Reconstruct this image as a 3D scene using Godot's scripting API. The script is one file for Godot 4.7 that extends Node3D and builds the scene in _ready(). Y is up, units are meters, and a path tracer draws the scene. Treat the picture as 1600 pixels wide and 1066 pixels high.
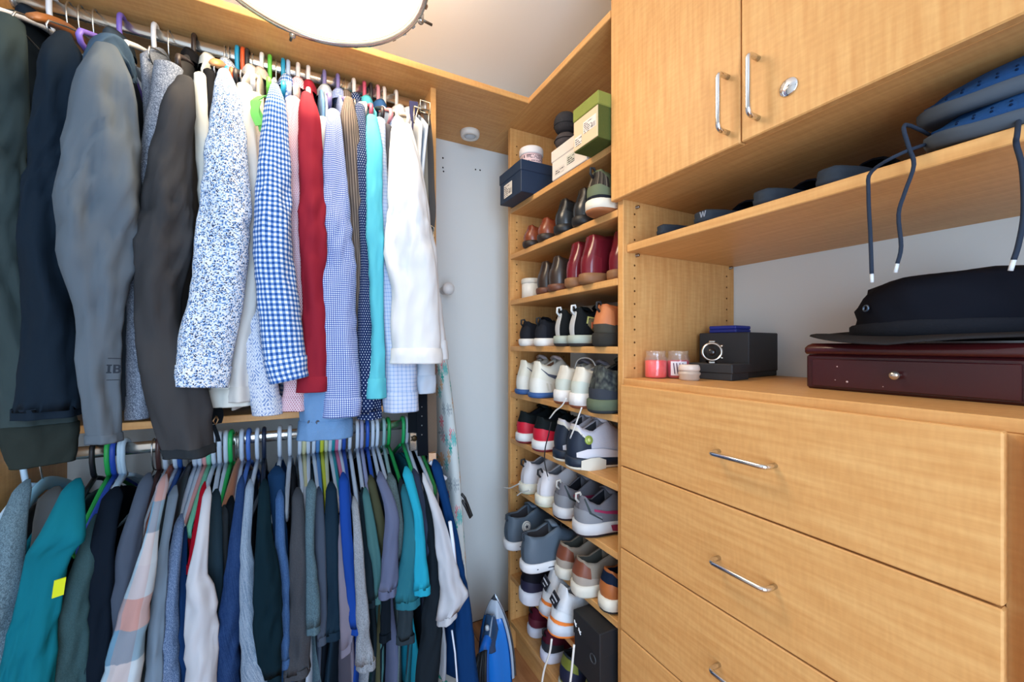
extends Node3D

var used := {}
var rng := RandomNumberGenerator.new()
var mats := {}
var noise := FastNoiseLite.new()
var T := {}

func _ready():
	rng.seed = 7
	noise.seed = 11
	noise.frequency = 1.0
	noise.noise_type = FastNoiseLite.TYPE_SIMPLEX_SMOOTH
	noise.fractal_octaves = 3
	# camera: level, lens shifted a touch upwards
	var cam := Camera3D.new()
	cam.name = "camera"
	cam.projection = Camera3D.PROJECTION_FRUSTUM
	cam.near = 0.05
	cam.far = 50.0
	cam.size = 2.0 * 0.05 * 533.0 / 643.6
	cam.frustum_offset = Vector2(0, 0.05 * 6.0 / 643.6)
	cam.position = Vector3(0, 1.148, 0)
	cam.rotation.y = -deg_to_rad(27.43)
	add_child(cam)
	cam.current = true
	# environment: daylight from the next room comes in through the doorway behind the camera
	var env := Environment.new()
	env.background_mode = Environment.BG_SKY
	var sky := Sky.new()
	var sm := ProceduralSkyMaterial.new()
	sm.sky_top_color = Color(0.42, 0.62, 0.95)
	sm.sky_horizon_color = Color(0.66, 0.80, 1.0)
	sm.ground_horizon_color = Color(0.60, 0.74, 0.95)
	sm.ground_bottom_color = Color(0.40, 0.50, 0.65)
	sm.sky_energy_multiplier = 0.9
	sm.ground_energy_multiplier = 0.9
	sky.sky_material = sm
	env.sky = sky
	env.tonemap_mode = Environment.TONE_MAPPER_LINEAR
	env.tonemap_exposure = 1.0
	env.sdfgi_enabled = true
	env.ssao_enabled = true
	env.ssil_enabled = true
	var we := WorldEnvironment.new()
	we.name = "environment"
	we.environment = env
	add_child(we)
	# daylight at the doorway opening (the doorway fills with the light of the next room)
	var day := AreaLight3D.new()
	day.name = "doorway_daylight"
	day.area_size = Vector2(1.05, 1.95)
	day.light_color = Color(0.80, 0.90, 1.0)
	day.light_energy = 5.1
	day.area_normalize_energy = true
	day.area_range = 8.0
	day.shadow_enabled = true
	day.position = Vector3(-0.2, 1.0, 0.95)
	add_child(day)
	make_textures()
	build_room()
	build_lamp()
	build_closet()
	build_shoe_unit()
	build_dresser()
	build_upper_clothes()
	build_lower_clothes()
	build_belts()
	build_shoes()
	build_boxes()
	build_niche()
	build_corner()

# ------------------------------------------------------------------ names and tags
func numbered(called: String) -> String:
	if not used.has(called):
		used[called] = 0
		return called
	used[called] += 1
	return "%s_%03d" % [called, used[called]]

func tag(o, label: String, category := "", group := "", kind := ""):
	o.set_meta("label", label)
	if category: o.set_meta("category", category)
	if group: o.set_meta("group", group)
	if kind: o.set_meta("kind", kind)
	return o

func thing(called: String, label: String, category: String, at := Vector3.ZERO, group := "") -> Node3D:
	var o := Node3D.new()
	o.name = numbered(called)
	add_child(o)
	o.position = at
	tag(o, label, category, group)
	return o

func part(parent: Node, called: String, mesh: Mesh, m: Material, at := Vector3.ZERO, rot := Vector3.ZERO) -> MeshInstance3D:
	var o := MeshInstance3D.new()
	o.mesh = mesh
	o.material_override = m
	o.name = numbered(called) if parent == self else called
	parent.add_child(o, true)
	o.position = at
	o.rotation = rot
	return o

func struct(called: String, mesh: Mesh, m: Material, at: Vector3, label: String) -> MeshInstance3D:
	var o := part(self, called, mesh, m, at)
	tag(o, label, "", "", "structure")
	return o

# ------------------------------------------------------------------ materials
func cm(c: Color, rough := 0.8, metal := 0.0, bump := "") -> StandardMaterial3D:
	var key := "%s %.2f %.2f %s" % [c.to_html(), rough, metal, bump]
	if mats.has(key): return mats[key]
	var m := StandardMaterial3D.new()
	m.albedo_color = c
	m.roughness = rough
	m.metallic = metal
	if rough >= 0.69 and metal == 0.0: m.metallic_specular = 0.2
	m.cull_mode = BaseMaterial3D.CULL_DISABLED
	if bump:
		m.heightmap_enabled = true
		m.heightmap_texture = T[bump]
		m.heightmap_scale = 0.08
		m.uv1_triplanar = true
		m.uv1_scale = Vector3.ONE * 9.0
	mats[key] = m
	return m

func rgb(r, g, b) -> Color:
	return Color(r / 255.0, g / 255.0, b / 255.0)

func tex(w: int, h: int, f: Callable) -> ImageTexture:
	var im := Image.create(w, h, false, Image.FORMAT_RGB8)
	for y in h:
		for x in w:
			im.set_pixel(x, y, f.call(x, y))
	return ImageTexture.create_from_image(im)

func fabric(t: String, scale: Vector2, tint := Color.WHITE, rough := 0.85) -> StandardMaterial3D:
	var key := "fab %s %s %s" % [t, scale, tint.to_html()]
	if mats.has(key): return mats[key]
	var m := StandardMaterial3D.new()
	m.albedo_texture = T[t]
	m.albedo_color = tint
	m.roughness = rough
	m.metallic_specular = 0.2
	m.uv1_scale = Vector3(scale.x, scale.y, 1)
	m.cull_mode = BaseMaterial3D.CULL_DISABLED
	mats[key] = m
	return m

func wood(grain: Vector3, tint := Color.WHITE) -> StandardMaterial3D:
	var key := "wood %s %s" % [grain, tint.to_html()]
	if mats.has(key): return mats[key]
	var m := StandardMaterial3D.new()
	m.albedo_texture = T.wood
	m.albedo_color = tint
	m.roughness = 0.42
	m.metallic_specular = 0.35
	m.uv1_triplanar = true
	m.uv1_world_triplanar = true
	m.uv1_scale = grain
	m.uv1_triplanar_sharpness = 20.0
	m.detail_enabled = true
	m.detail_albedo = T.fiddle
	m.detail_blend_mode = BaseMaterial3D.BLEND_MODE_MUL
	m.detail_uv_layer = BaseMaterial3D.DETAIL_UV_2
	m.uv2_triplanar = true
	m.uv2_world_triplanar = true
	m.uv2_triplanar_sharpness = 20.0
	# the curl of the maple runs across its grain
	m.uv2_scale = Vector3(14.0 if grain.x < 2.0 else 3.0, 14.0 if grain.y < 2.0 else 3.0, 14.0 if grain.z < 2.0 else 3.0)
	mats[key] = m
	return m

func hash2(x: int, y: int, s := 0) -> float:
	var h := (x * 374761393 + y * 668265263 + s * 1442695041) & 0x7fffffff
	h = ((h ^ (h >> 13)) * 1274126177) & 0x7fffffff
	return float((h ^ (h >> 16)) & 0xffff) / 65535.0

func noise_tex(freq: float, lo: Color, hi: Color, seed_: int, size := 512, oct := 4) -> ImageTexture:
	var n := FastNoiseLite.new()
	n.seed = seed_
	n.frequency = freq
	n.fractal_octaves = oct
	var im: Image = n.get_seamless_image(size, size)
	var res := Image.create(size, size, false, Image.FORMAT_RGB8)
	for y in size:
		for x in size:
			res.set_pixel(x, y, lo.lerp(hi, im.get_pixel(x, y).r))
	return ImageTexture.create_from_image(res)

func heather(a: Color, b: Color, sx: int, sy: int, s: int) -> ImageTexture:
	return tex(128, 128, func(x, y): return a.lerp(b, clampf(0.62 * hash2(x / sx, (y + (x * sx) / 7) / sy, s) + 0.38 * hash2(x, y, s + 5), 0, 1)))

func make_textures():
	T.wood = noise_tex(0.012, rgb(209, 150, 88), rgb(226, 174, 111), 3)
	T.fiddle = noise_tex(0.03, Color(0.965, 0.955, 0.945), Color(1, 1, 1), 8, 256, 2)
	T.weave = noise_tex(0.09, Color(0.2, 0.2, 0.2), Color(0.9, 0.9, 0.9), 5, 256, 2)
	T.floor = noise_tex(0.015, rgb(150, 98, 60), rgb(196, 142, 96), 9, 256)
	T.knit = heather(rgb(38, 46, 62), rgb(190, 198, 210), 2, 1, 1)
	T.blueheather = heather(rgb(40, 66, 108), rgb(205, 220, 238), 2, 2, 2)
	T.greyheather = heather(rgb(96, 102, 108), rgb(208, 212, 216), 2, 2, 3)
	T.soft = heather(Color(0.78, 0.78, 0.78), Color(1, 1, 1), 2, 2, 4)
	T.streak = heather(rgb(74, 100, 128), rgb(214, 224, 232), 14, 1, 6)
	T.bluestreak = heather(rgb(28, 62, 118), rgb(110, 148, 190), 16, 1, 9)
	T.floral = tex(256, 256, func(x, y):
		var c := rgb(238, 243, 250)
		var h := hash2(x / 5, y / 5, 21)
		if h > 0.80: c = rgb(92, 132, 190)
		elif h > 0.55: c = rgb(180, 206, 236)
		if hash2(x / 4, y / 4, 3) > 0.88: c = rgb(38, 48, 78)
		return c)
	T.gingham = tex(64, 64, func(x, y):
		var k := int(x % 32 < 16) + int(y % 32 < 16)
		return [rgb(238, 243, 250), rgb(118, 156, 212), rgb(38, 84, 158)][k])
	T.check = tex(64, 64, func(x, y):
		var k := int(x % 16 < 8) + int(y % 16 < 8)
		return [rgb(214, 222, 240), rgb(110, 130, 186), rgb(56, 76, 140)][k])
	T.palecheck = tex(64, 64, func(x, y):
		var k := int(x % 32 < 8) + int(y % 32 < 8)
		return [rgb(214, 224, 246), rgb(182, 202, 238), rgb(150, 178, 226)][k])
	T.dots = tex(64, 64, func(x, y):
		var a := Vector2(x % 32 - 16, y % 32 - 16).length()
		var b := Vector2((x + 16) % 32 - 16, (y + 16) % 32 - 16).length()
		return rgb(214, 226, 240) if minf(a, b) < 4.0 else rgb(24, 40, 78))
	T.pinkdots = tex(64, 64, func(x, y):
		var a := absf(x % 16 - 8) + absf(y % 16 - 8)
		var b := absf((x + 8) % 16 - 8) + absf((y + 8) % 16 - 8)
		return rgb(150, 44, 74) if minf(a, b) < 3.6 else rgb(240, 212, 222))
	T.stripes = tex(64, 8, func(x, _y):
		return rgb(166, 150, 136) if x % 16 < 2 else (rgb(74, 66, 62) if x % 16 < 9 else rgb(98, 88, 82)))
	T.paisley = tex(128, 128, func(x, y):
		var v := sin(x * 0.29 + 2.2 * sin(y * 0.21)) * sin(y * 0.27 + 2.0 * sin(x * 0.19))
		return rgb(236, 240, 248) if absf(v) < 0.34 else (rgb(136, 158, 204) if v > 0 else rgb(196, 206, 226)))
	T.plaid = tex(128, 128, func(x, y):
		var cs := [rgb(206, 218, 226), rgb(206, 158, 150), rgb(112, 154, 180), rgb(214, 226, 232)]
		return (cs[(x / 32) % 4] as Color).lerp(cs[(y / 32 + 1) % 4], 0.62))
	T.linen = heather(rgb(176, 160, 148), rgb(226, 214, 204), 1, 5, 12)
	T.slub = heather(rgb(40, 46, 58), rgb(92, 98, 110), 1, 6, 13)
	T.board = tex(256, 256, func(x, y):
		var c := rgb(196, 204, 204)
		for k in 15:
			var p := Vector2(hash2(k, 1, 31), hash2(k, 2, 31)) * 256.0
			var d := Vector2(fposmod(x - p.x + 128.0, 256.0) - 128.0, fposmod(y - p.y + 128.0, 256.0) - 128.0)
			var r := 16.0 + 14.0 * absf(cos(d.angle() * 4.0))
			if d.length() < r * 0.85 and absf(sin(d.angle() * 4.0)) < 0.62 + 3.0 / maxf(d.length(), 1.0):
				c = [rgb(206, 122, 130), rgb(52, 160, 148), rgb(110, 180, 180), rgb(150, 160, 166), rgb(206, 168, 132)][k % 5]
		return c)
	T.print = tex(128, 64, func(x, y):
		var line: bool = (y % 9) < 4 and y > 6 and y < 58 and x > 6 and x < 40 + int(80.0 * hash2(0, y / 9, 17)) and hash2(x / 3, y / 9, 41) > 0.32
		var code: bool = x > 78 and x < 120 and y > 30 and y < 54 and hash2(x / 2, 0, 44) > 0.5
		return rgb(70, 66, 74) if line or code else rgb(238, 236, 234))
	T.webbing = tex(32, 32, func(x, y): return rgb(150, 138, 126) if (x / 4 + y / 4) % 2 == 0 else rgb(92, 84, 82))
	T.camo = noise_tex(0.05, rgb(34, 36, 42), rgb(104, 108, 98), 15, 128, 2)

# ------------------------------------------------------------------ shapes
func mesh_from(v: PackedVector3Array, uv: PackedVector2Array, smooth := true) -> ArrayMesh:
	var mid := Vector3.ZERO
	for p in v: mid += p
	mid /= maxf(1, v.size())
	var vol := 0.0
	for i in range(0, v.size(), 3):
		vol += (v[i] - mid).dot((v[i + 1] - mid).cross(v[i + 2] - mid))
	var st := SurfaceTool.new()
	st.begin(Mesh.PRIMITIVE_TRIANGLES)
	st.set_smooth_group(0 if smooth else -1)
	for i in range(0, v.size(), 3):
		for k in ([0, 1, 2] if vol < 0 else [0, 2, 1]):
			if uv.size(): st.set_uv(uv[i + k])
			st.add_vertex(v[i + k])
	st.generate_normals()
	return st.commit()

# rows of points joined into a skin; wrap closes each row, caps close the ends
func loft_raw(rows: Array, wrap := true, cap0 := true, cap1 := true, us := 1.0, v: PackedVector3Array = PackedVector3Array(), uv: PackedVector2Array = PackedVector2Array()) -> Array:
	var n: int = rows[0].size()
	var m := n if wrap else n - 1
	var along := 0.0
	var ls := []
	for i in rows.size():
		if i > 0: along += rows[i][0].distance_to(rows[i - 1][0])
		ls.append(along)
	for i in rows.size() - 1:
		var a: PackedVector3Array = rows[i]
		var b: PackedVector3Array = rows[i + 1]
		for j in m:
			var k := (j + 1) % n
			v.append_array([a[j], a[k], b[k], a[j], b[k], b[j]])
			var u0 := us * j / m
			var u1 := us * (j + 1) / m
			uv.append_array([Vector2(u0, ls[i]), Vector2(u1, ls[i]), Vector2(u1, ls[i + 1]), Vector2(u0, ls[i]), Vector2(u1, ls[i + 1]), Vector2(u0, ls[i + 1])])
	for e in 2:
		if not (cap0 if e == 0 else cap1): continue
		var r: PackedVector3Array = rows[0] if e == 0 else rows[-1]
		var mid := Vector3.ZERO
		for p in r: mid += p
		mid /= n
		for j in n:
			var k := (j + 1) % n
			if e == 0: v.append_array([mid, r[k], r[j]])
			else: v.append_array([mid, r[j], r[k]])
			for q in 3: uv.append(Vector2(us * j / n, ls[0 if e == 0 else -1]))
	return [v, uv]

func loft(rows: Array, wrap := true, cap0 := true, cap1 := true, us := 1.0, smooth := true) -> ArrayMesh:
	var r := loft_raw(rows, wrap, cap0, cap1, us)
	return mesh_from(r[0], r[1], smooth)

func tube_rows(pts: Array, rad, n := 8) -> Array:
	var rows := []
	var up := Vector3(0.13, 0.97, 0.2).normalized()
	var last := Vector3.ZERO
	for i in pts.size():
		var d: Vector3 = (pts[mini(i + 1, pts.size() - 1)] - pts[maxi(i - 1, 0)]).normalized()
		var a: Vector3 = last - d * last.dot(d) if last != Vector3.ZERO else d.cross(up)
		if a.length() < 0.05: a = d.cross(Vector3(1, 0.1, 0))
		a = a.normalized()
		last = a
		var b := d.cross(a)
		var r: float = rad[i] if rad is Array else rad
		var row := PackedVector3Array()
		for j in n:
			var t := TAU * j / n
			row.append(pts[i] + (a * cos(t) + b * sin(t)) * r)
		rows.append(row)
	return rows

func smooth_path(pts: Array, k := 5) -> Array:
	var res := []
	for i in pts.size() - 1:
		var p0: Vector3 = pts[maxi(i - 1, 0)]
		var p3: Vector3 = pts[mini(i + 2, pts.size() - 1)]
		for j in k:
			res.append((pts[i] as Vector3).cubic_interpolate(pts[i + 1], p0, p3, float(j) / k))
	res.append(pts[-1])
	return res

func tube(pts: Array, rad, n := 8) -> ArrayMesh:
	return loft(tube_rows(pts, rad, n))

# several skins in one mesh
func joined(list: Array) -> ArrayMesh:
	var st := SurfaceTool.new()
	st.begin(Mesh.PRIMITIVE_TRIANGLES)
	for m in list:
		st.append_from(m, 0, Transform3D())
	return st.commit()

func lathe(profile: Array, n := 24, capped := true) -> ArrayMesh:
	var rows := []
	for p in profile:
		var row := PackedVector3Array()
		for j in n:
			var t := TAU * j / n
			row.append(Vector3(p[0] * cos(t), p[1], p[0] * sin(t)))
		rows.append(row)
	return loft(rows, true, capped, capped, TAU * 0.05)

# a box with chamfered edges: 44 triangles
func rbox(s: Vector3, b := 0.0015) -> ArrayMesh:
	var h := s / 2.0
	b = minf(b, minf(h.x, minf(h.y, h.z)) * 0.9)
	var pts := PackedVector3Array()
	var v := PackedVector3Array()
	var quad := func(a, c, d, e):
		var nrm: Vector3 = (c - a).cross(d - a)
		if nrm.dot(a + d) > 0: v.append_array([a, d, c, a, e, d])
		else: v.append_array([a, c, d, a, d, e])
	for ax in 3:
		var u := (ax + 1) % 3
		var w := (ax + 2) % 3
		for s0 in [-1, 1]:
			var q := []
			for c in [[-1, -1], [1, -1], [1, 1], [-1, 1]]:
				var p := Vector3.ZERO
				p[ax] = s0 * h[ax]
				p[u] = c[0] * (h[u] - b)
				p[w] = c[1] * (h[w] - b)
				q.append(p)
			quad.call(q[0], q[1], q[2], q[3])
			for s1 in [-1, 1]:
				# the chamfer between the faces ax and u
				var e := []
				for k in [[0, -1], [0, 1], [1, 1], [1, -1]]:
					var p := Vector3.ZERO
					p[ax] = s0 * (h[ax] - (b if k[0] else 0.0))
					p[u] = s1 * (h[u] - (0.0 if k[0] else b))
					p[w] = k[1] * (h[w] - b)
					e.append(p)
				quad.call(e[0], e[1], e[2], e[3])
	for sx in [-1, 1]:
		for sy in [-1, 1]:
			for sz in [-1, 1]:
				var g := Vector3(sx, sy, sz)
				var a := g * Vector3(h.x, h.y - b, h.z - b)
				var c := g * Vector3(h.x - b, h.y, h.z - b)
				var d := g * Vector3(h.x - b, h.y - b, h.z)
				if (c - a).cross(d - a).dot(g) > 0: v.append_array([a, d, c])
				else: v.append_array([a, c, d])
	var uv := PackedVector2Array()
	for p in v: uv.append(Vector2(p.x + p.z, p.y) / 0.1)
	var st := SurfaceTool.new()
	st.begin(Mesh.PRIMITIVE_TRIANGLES)
	st.set_smooth_group(-1)
	for i in v.size():
		st.set_uv(uv[i])
		st.add_vertex(v[i])
	st.generate_normals()
	return st.commit()

# a box given by two corners, placed at its own middle
func slab(parent: Node, called: String, a: Vector3, b: Vector3, m: Material, bev := 0.0015) -> MeshInstance3D:
	return part(parent, called, rbox((b - a).abs(), bev), m, (a + b) / 2.0 - (parent.position if parent != self and parent is Node3D else Vector3.ZERO))

# a flat strap along a path
func ribbon(pts: Array, width: Vector3, thick: float) -> ArrayMesh:
	var rows := []
	for i in pts.size():
		var d: Vector3 = (pts[mini(i + 1, pts.size() - 1)] - pts[maxi(i - 1, 0)]).normalized()
		var nrm := d.cross(width).normalized() * thick / 2.0
		var w := width / 2.0
		var p: Vector3 = pts[i]
		rows.append(PackedVector3Array([p - w - nrm, p + w - nrm, p + w + nrm, p - w + nrm]))
	return loft(rows, true, true, true, 2.0 * width.length(), false)

func text_mesh(s: String, size: float, depth := 0.001) -> TextMesh:
	var t := TextMesh.new()
	t.text = s
	var f := SystemFont.new()
	f.font_names = ["Droid Sans"]
	f.font_weight = 700
	t.font = f
	t.font_size = 48
	t.pixel_size = size / 48.0
	t.depth = depth
	t.curve_step = 4.0
	return t

# ------------------------------------------------------------------ setting
func build_room():
	var paint := cm(rgb(226, 229, 228), 0.9)
	var white := cm(rgb(238, 236, 232), 0.92)
	var fl := StandardMaterial3D.new()
	fl.albedo_texture = T.floor
	fl.roughness = 0.45
	fl.uv1_triplanar = true
	fl.uv1_world_triplanar = true
	fl.uv1_scale = Vector3(9, 3, 1.2)
	# room shell: inside x -1.25..1.135, z -1.587..1.0, height 2.24
	var fo := struct("floor", rbox(Vector3(2.7, 0.1, 2.9), 0.001), cm(rgb(90, 66, 48)), Vector3(-0.05, -0.055, -0.3), "wood floor seen at the foot of the shoe shelves")
	# planks run from wall to door; only the strip in front of the shoe shelves shows
	for k in 16:
		var w := 0.14
		part(fo, "plank", rbox(Vector3(w - 0.002, 0.01, 2.58), 0.0012), fl, Vector3(-1.13 + 0.05 + k * w, 0.05, -0.294 + 0.3))
	struct("ceiling", rbox(Vector3(2.8, 0.1, 3.0), 0.001), white, Vector3(-0.05, 2.29, -0.3), "plain off-white ceiling above the closet")
	struct("wall_back", rbox(Vector3(2.7, 2.24, 0.1), 0.001), paint, Vector3(-0.05, 1.12, -1.637), "pale grey wall behind the hanging clothes")
	struct("wall_right", rbox(Vector3(0.1, 2.24, 2.7), 0.001), paint, Vector3(1.185, 1.12, -0.25), "pale grey wall behind the open dresser niche")
	struct("wall_right_inner", rbox(Vector3(0.09, 2.24, 0.795), 0.001), paint, Vector3(1.09, 1.12, -1.1895), "pale grey wall section behind the shoe shelves")
	struct("wall_left", rbox(Vector3(0.1, 2.24, 2.7), 0.001), paint, Vector3(-1.3, 1.12, -0.25), "pale grey wall at the far end of the clothes rods")
	# wall with the doorway behind the camera
	struct("wall_front", rbox(Vector3(0.55, 2.24, 0.1), 0.001), paint, Vector3(-0.975, 1.12, 1.05), "pale grey wall beside the doorway")
	struct("wall_front_side", rbox(Vector3(0.8, 2.24, 0.1), 0.001), paint, Vector3(0.75, 1.12, 1.05), "pale grey wall on the other side of the doorway")
	struct("wall_front_lintel", rbox(Vector3(1.05, 0.2, 0.1), 0.001), paint, Vector3(-0.175, 2.14, 1.05), "pale grey wall above the doorway")
	# white peg on the back wall
	var peg := thing("wall_peg", "round white peg sticking out of the wall beside the white shirts", "peg", Vector3(0.5141, 1.3648, -1.5200))
	part(peg, "knob", lathe([[0.0, 0.014], [0.012, 0.013], [0.022, 0.006], [0.0245, -0.004], [0.021, -0.014], [0.012, -0.02]], 20), cm(rgb(236, 236, 236), 0.4), Vector3.ZERO, Vector3(PI / 2, 0, 0))
	part(peg, "stem", lathe([[0.009, 0.0], [0.009, -0.05], [0.016, -0.056], [0.016, -0.0665]], 14), cm(rgb(205, 205, 205), 0.4), Vector3.ZERO, Vector3(PI / 2, 0, 0))
	# screw holes left in the wall
	var n := 0
	for h in [Vector3(0.5126, 1.8941, -1.5868), Vector3(0.5126, 1.8558, -1.5868), Vector3(0.6530, 1.8757, -1.5868), Vector3(0.6732, 1.8769, -1.5868), Vector3(0.5153, 1.8410, -1.5868)]:
		n += 1
		var o := part(self, "screw_hole", lathe([[0.0035, 0.0006], [0.0028, -0.0002], [0.001, -0.001]], 8), cm(rgb(70, 66, 64)), h, Vector3(PI / 2, 0, 0))
		tag(o, ["tiny screw hole nearest the tall panel, upper of two", "tiny screw hole nearest the tall panel, below the first", "tiny screw hole at mid wall, nearer the panel", "tiny screw hole nearest the shoe shelves", "faint screw hole just under the pair by the tall panel"][n - 1], "screw hole", "screw holes in the wall")

func build_lamp():
	var c := Vector3(0.0287, 1.948, -0.96)
	var lamp := thing("ceiling_lamp", "round white glass ceiling lamp with a chrome and crystal rim", "ceiling lamp", c)
	var glow := StandardMaterial3D.new()
	glow.albedo_color = Color(0.95, 0.94, 0.92)
	glow.roughness = 0.5
	glow.emission_enabled = true
	glow.emission = Color(1.0, 0.93, 0.82)
	glow.emission_energy_multiplier = 2.1
	var chrome := cm(rgb(176, 172, 166), 0.25, 0.9)
	part(lamp, "glass_bowl", lathe([[0.0, -0.012], [0.10, -0.010], [0.19, -0.003], [0.226, 0.006], [0.2, 0.012], [0.0, 0.012]], 48), glow)
	# the upper glass throws its light on the ceiling
	var glow_up: StandardMaterial3D = glow.duplicate()
	glow_up.emission_energy_multiplier = 8.0
	part(lamp, "upper_glass", lathe([[0.0, 0.0125], [0.2, 0.0125], [0.226, 0.0085], [0.228, 0.02], [0.224, 0.10], [0.205, 0.14], [0.0, 0.15]], 48), glow_up)
	part(lamp, "rim", lathe([[0.228, -0.003], [0.236, -0.006], [0.240, 0.0], [0.236, 0.008], [0.2285, 0.008], [0.2275, 0.001], [0.228, -0.003]], 64, false), chrome)
	var crystal := cm(rgb(188, 206, 226), 0.1, 0.6)
	for k in 40:
		var a := TAU * k / 40.0
		if k % 4 == 3: continue
		part(lamp, "crystal", rbox(Vector3(0.006, 0.008, 0.012), 0.0022), crystal if k % 3 else cm(rgb(150, 120, 96), 0.2, 0.7), Vector3(cos(a) * 0.2405, 0.001, sin(a) * 0.2405), Vector3(0, -a, 0))
	for at in [Vector3(0.2748, 1.9440, -1.0026), Vector3(-0.0116, 1.9440, -1.1912), Vector3(0.0964, 1.9440, -0.7877)]:
		var d: Vector3 = (at - c) * Vector3(1, 0, 1)
		var a := atan2(d.z, d.x)
		var clip := part(lamp, "clip", lathe([[0.006, -0.010], [0.008, -0.006], [0.008, 0.012], [0.005, 0.014]], 12), chrome, Vector3(cos(a) * 0.242, 0, sin(a) * 0.242))
		part(clip, "thumbscrew", tube([Vector3(0, 0, 0), Vector3(cos(a), 0, sin(a)) * 0.03], 0.0035), cm(rgb(110, 102, 96), 0.3, 0.9))
	part(lamp, "stem", lathe([[0.02, 0.15], [0.02, 0.262], [0.07, 0.268], [0.075, 0.292]], 24), chrome)
	var l := AreaLight3D.new()
	l.name = "lamp_light"
	l.area_size = Vector2(0.36, 0.36)
	l.light_color = Color(1.0, 0.90, 0.76)
	l.light_energy = 0.68
	l.shadow_enabled = true
	l.area_range = 6.0
	l.position = c + Vector3(0, -0.02, 0)
	l.rotation.x = -PI / 2
	add_child(l)

func build_closet():
	var wx := wood(Vector3(0.8, 11, 11))
	var wy := wood(Vector3(11, 0.8, 11))
	var wz := wood(Vector3(11, 11, 0.8))
	# shelf over the upper rod, and the one that meets it over the shoe shelves
	var s := slab(self, "top_shelf", Vector3(-1.25, 1.967, -1.587), Vector3(0.84, 1.987, -1.213), wx)
	tag(s, "long maple shelf over the upper clothes rod, along the back wall", "shelf")
	s = slab(self, "top_shelf", Vector3(0.693, 1.967, -1.586), Vector3(0.985, 1.987, -0.80), wz)
	s.position.y -= 0.0005
	tag(s, "maple shelf above the shoe boxes, beside the cabinet doors", "shelf")
	s.scale.y = 1.0
	# upright panels
	s = slab(self, "closet_divider", Vector3(0.373, 0.0, -1.587), Vector3(0.391, 1.967, -1.2786), wy)
	tag(s, "tall maple panel beside the belts and the ironing board", "panel")
	s = slab(self, "closet_divider", Vector3(-0.588, 0.0, -1.587), Vector3(-0.570, 1.967, -1.2786), wy)
	tag(s, "tall maple panel at the end with the dark jackets", "panel")
	s = slab(self, "middle_shelf", Vector3(-0.57, 0.9466, -1.587), Vector3(0.373, 0.965, -1.2786), wx)
	tag(s, "narrow maple shelf between the two clothes rods", "shelf")
	# oval chrome rods with sockets
	var chrome := cm(rgb(222, 220, 214), 0.22, 0.95)
	for y in [1.931, 0.892]:
		var rod := thing("closet_rod", "oval chrome rod holding the %s" % ("shirts and jackets of the upper row" if y > 1.5 else "crowded T-shirts of the lower row"), "clothes rod", Vector3(-0.1, y, -1.337))
		var rows := []
		for x in [-0.47, 0.473]:
			var row := PackedVector3Array()
			for j in 20:
				var t := TAU * j / 20.0
				row.append(Vector3(x, 0.015 * sin(t), 0.0085 * cos(t)))
			rows.append(row)
		part(rod, "tube", loft(rows), chrome)
		for e in [-0.466, 0.469]:
			var sock := []
			for q in [[-0.004, 0.023, 0.016], [0.004, 0.022, 0.015], [0.0045, 0.0175, 0.011]]:
				var row := PackedVector3Array()
				for j in 20:
					var t := TAU * j / 20.0
					row.append(Vector3(e - signf(e) * q[0], q[1] * sin(t), q[2] * cos(t)))
				sock.append(row)
			part(rod, "socket", loft(sock), cm(rgb(200, 200, 198), 0.35, 0.8))
	# round puck light under the shelf
	var p := thing("puck_light", "round white puck light under the shelf in the corner", "puck light", Vector3(0.5869, 1.967, -1.482))
	part(p, "housing", lathe([[0.0, -0.017], [0.024, -0.017], [0.027, -0.021], [0.034, -0.019], [0.037, -0.012], [0.038, 0.0]], 28), cm(rgb(228, 224, 216), 0.5))
	part(p, "lens", lathe([[0.0, -0.0225], [0.014, -0.021], [0.023, -0.0165]], 20), cm(rgb(196, 204, 210), 0.15))

func holes(parent: Node, pts: Array, axis: int):
	var list := []
	for p in pts:
		var m := lathe([[0.0026, 0.0004], [0.0022, -0.0003], [0.001, -0.0006]], 8)
		var st := SurfaceTool.new()
		var b := Basis(Vector3(0, 0, 1), PI / 2) if axis == 0 else Basis(Vector3(1, 0, 0), PI / 2)
		st.append_from(m, 0, Transform3D(b, p))
		list.append(st.commit())
	var o := part(parent, "peg_holes", joined(list), cm(rgb(96, 62, 34)))
	o.set_meta("kind", "stuff")

func build_shoe_unit():
	var wy := wood(Vector3(11, 0.8, 11))
	var wz := wood(Vector3(11, 11, 0.8))
	var u := thing("shoe_shelves", "open maple shoe shelving with ten narrow shelves", "shoe shelves", Vector3(0.7085, 0, -1.08))
	slab(u, "side_panel", Vector3(0.7085, 0, -1.398), Vector3(0.984, 1.966, -1.378), wy)
	slab(u, "base_board", Vector3(0.730, 0, -1.378), Vector3(0.748, 0.092, -0.793), wz)
	for k in 10:
		var y := 1.641 - 0.172 * k
		slab(u, "shelf", Vector3(0.7085, y, -1.378), Vector3(0.984, y + 0.0185, -0.793), wz)
	var pts := []
	for k in 56:
		for x in [0.735, 0.95]:
			var y := 0.14 + k * 0.032
			if fposmod(y - 0.093 + 0.01, 0.172) > 0.045: pts.append(Vector3(x, y, -1.3776) - u.position)
	holes(u, pts, 2)

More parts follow.
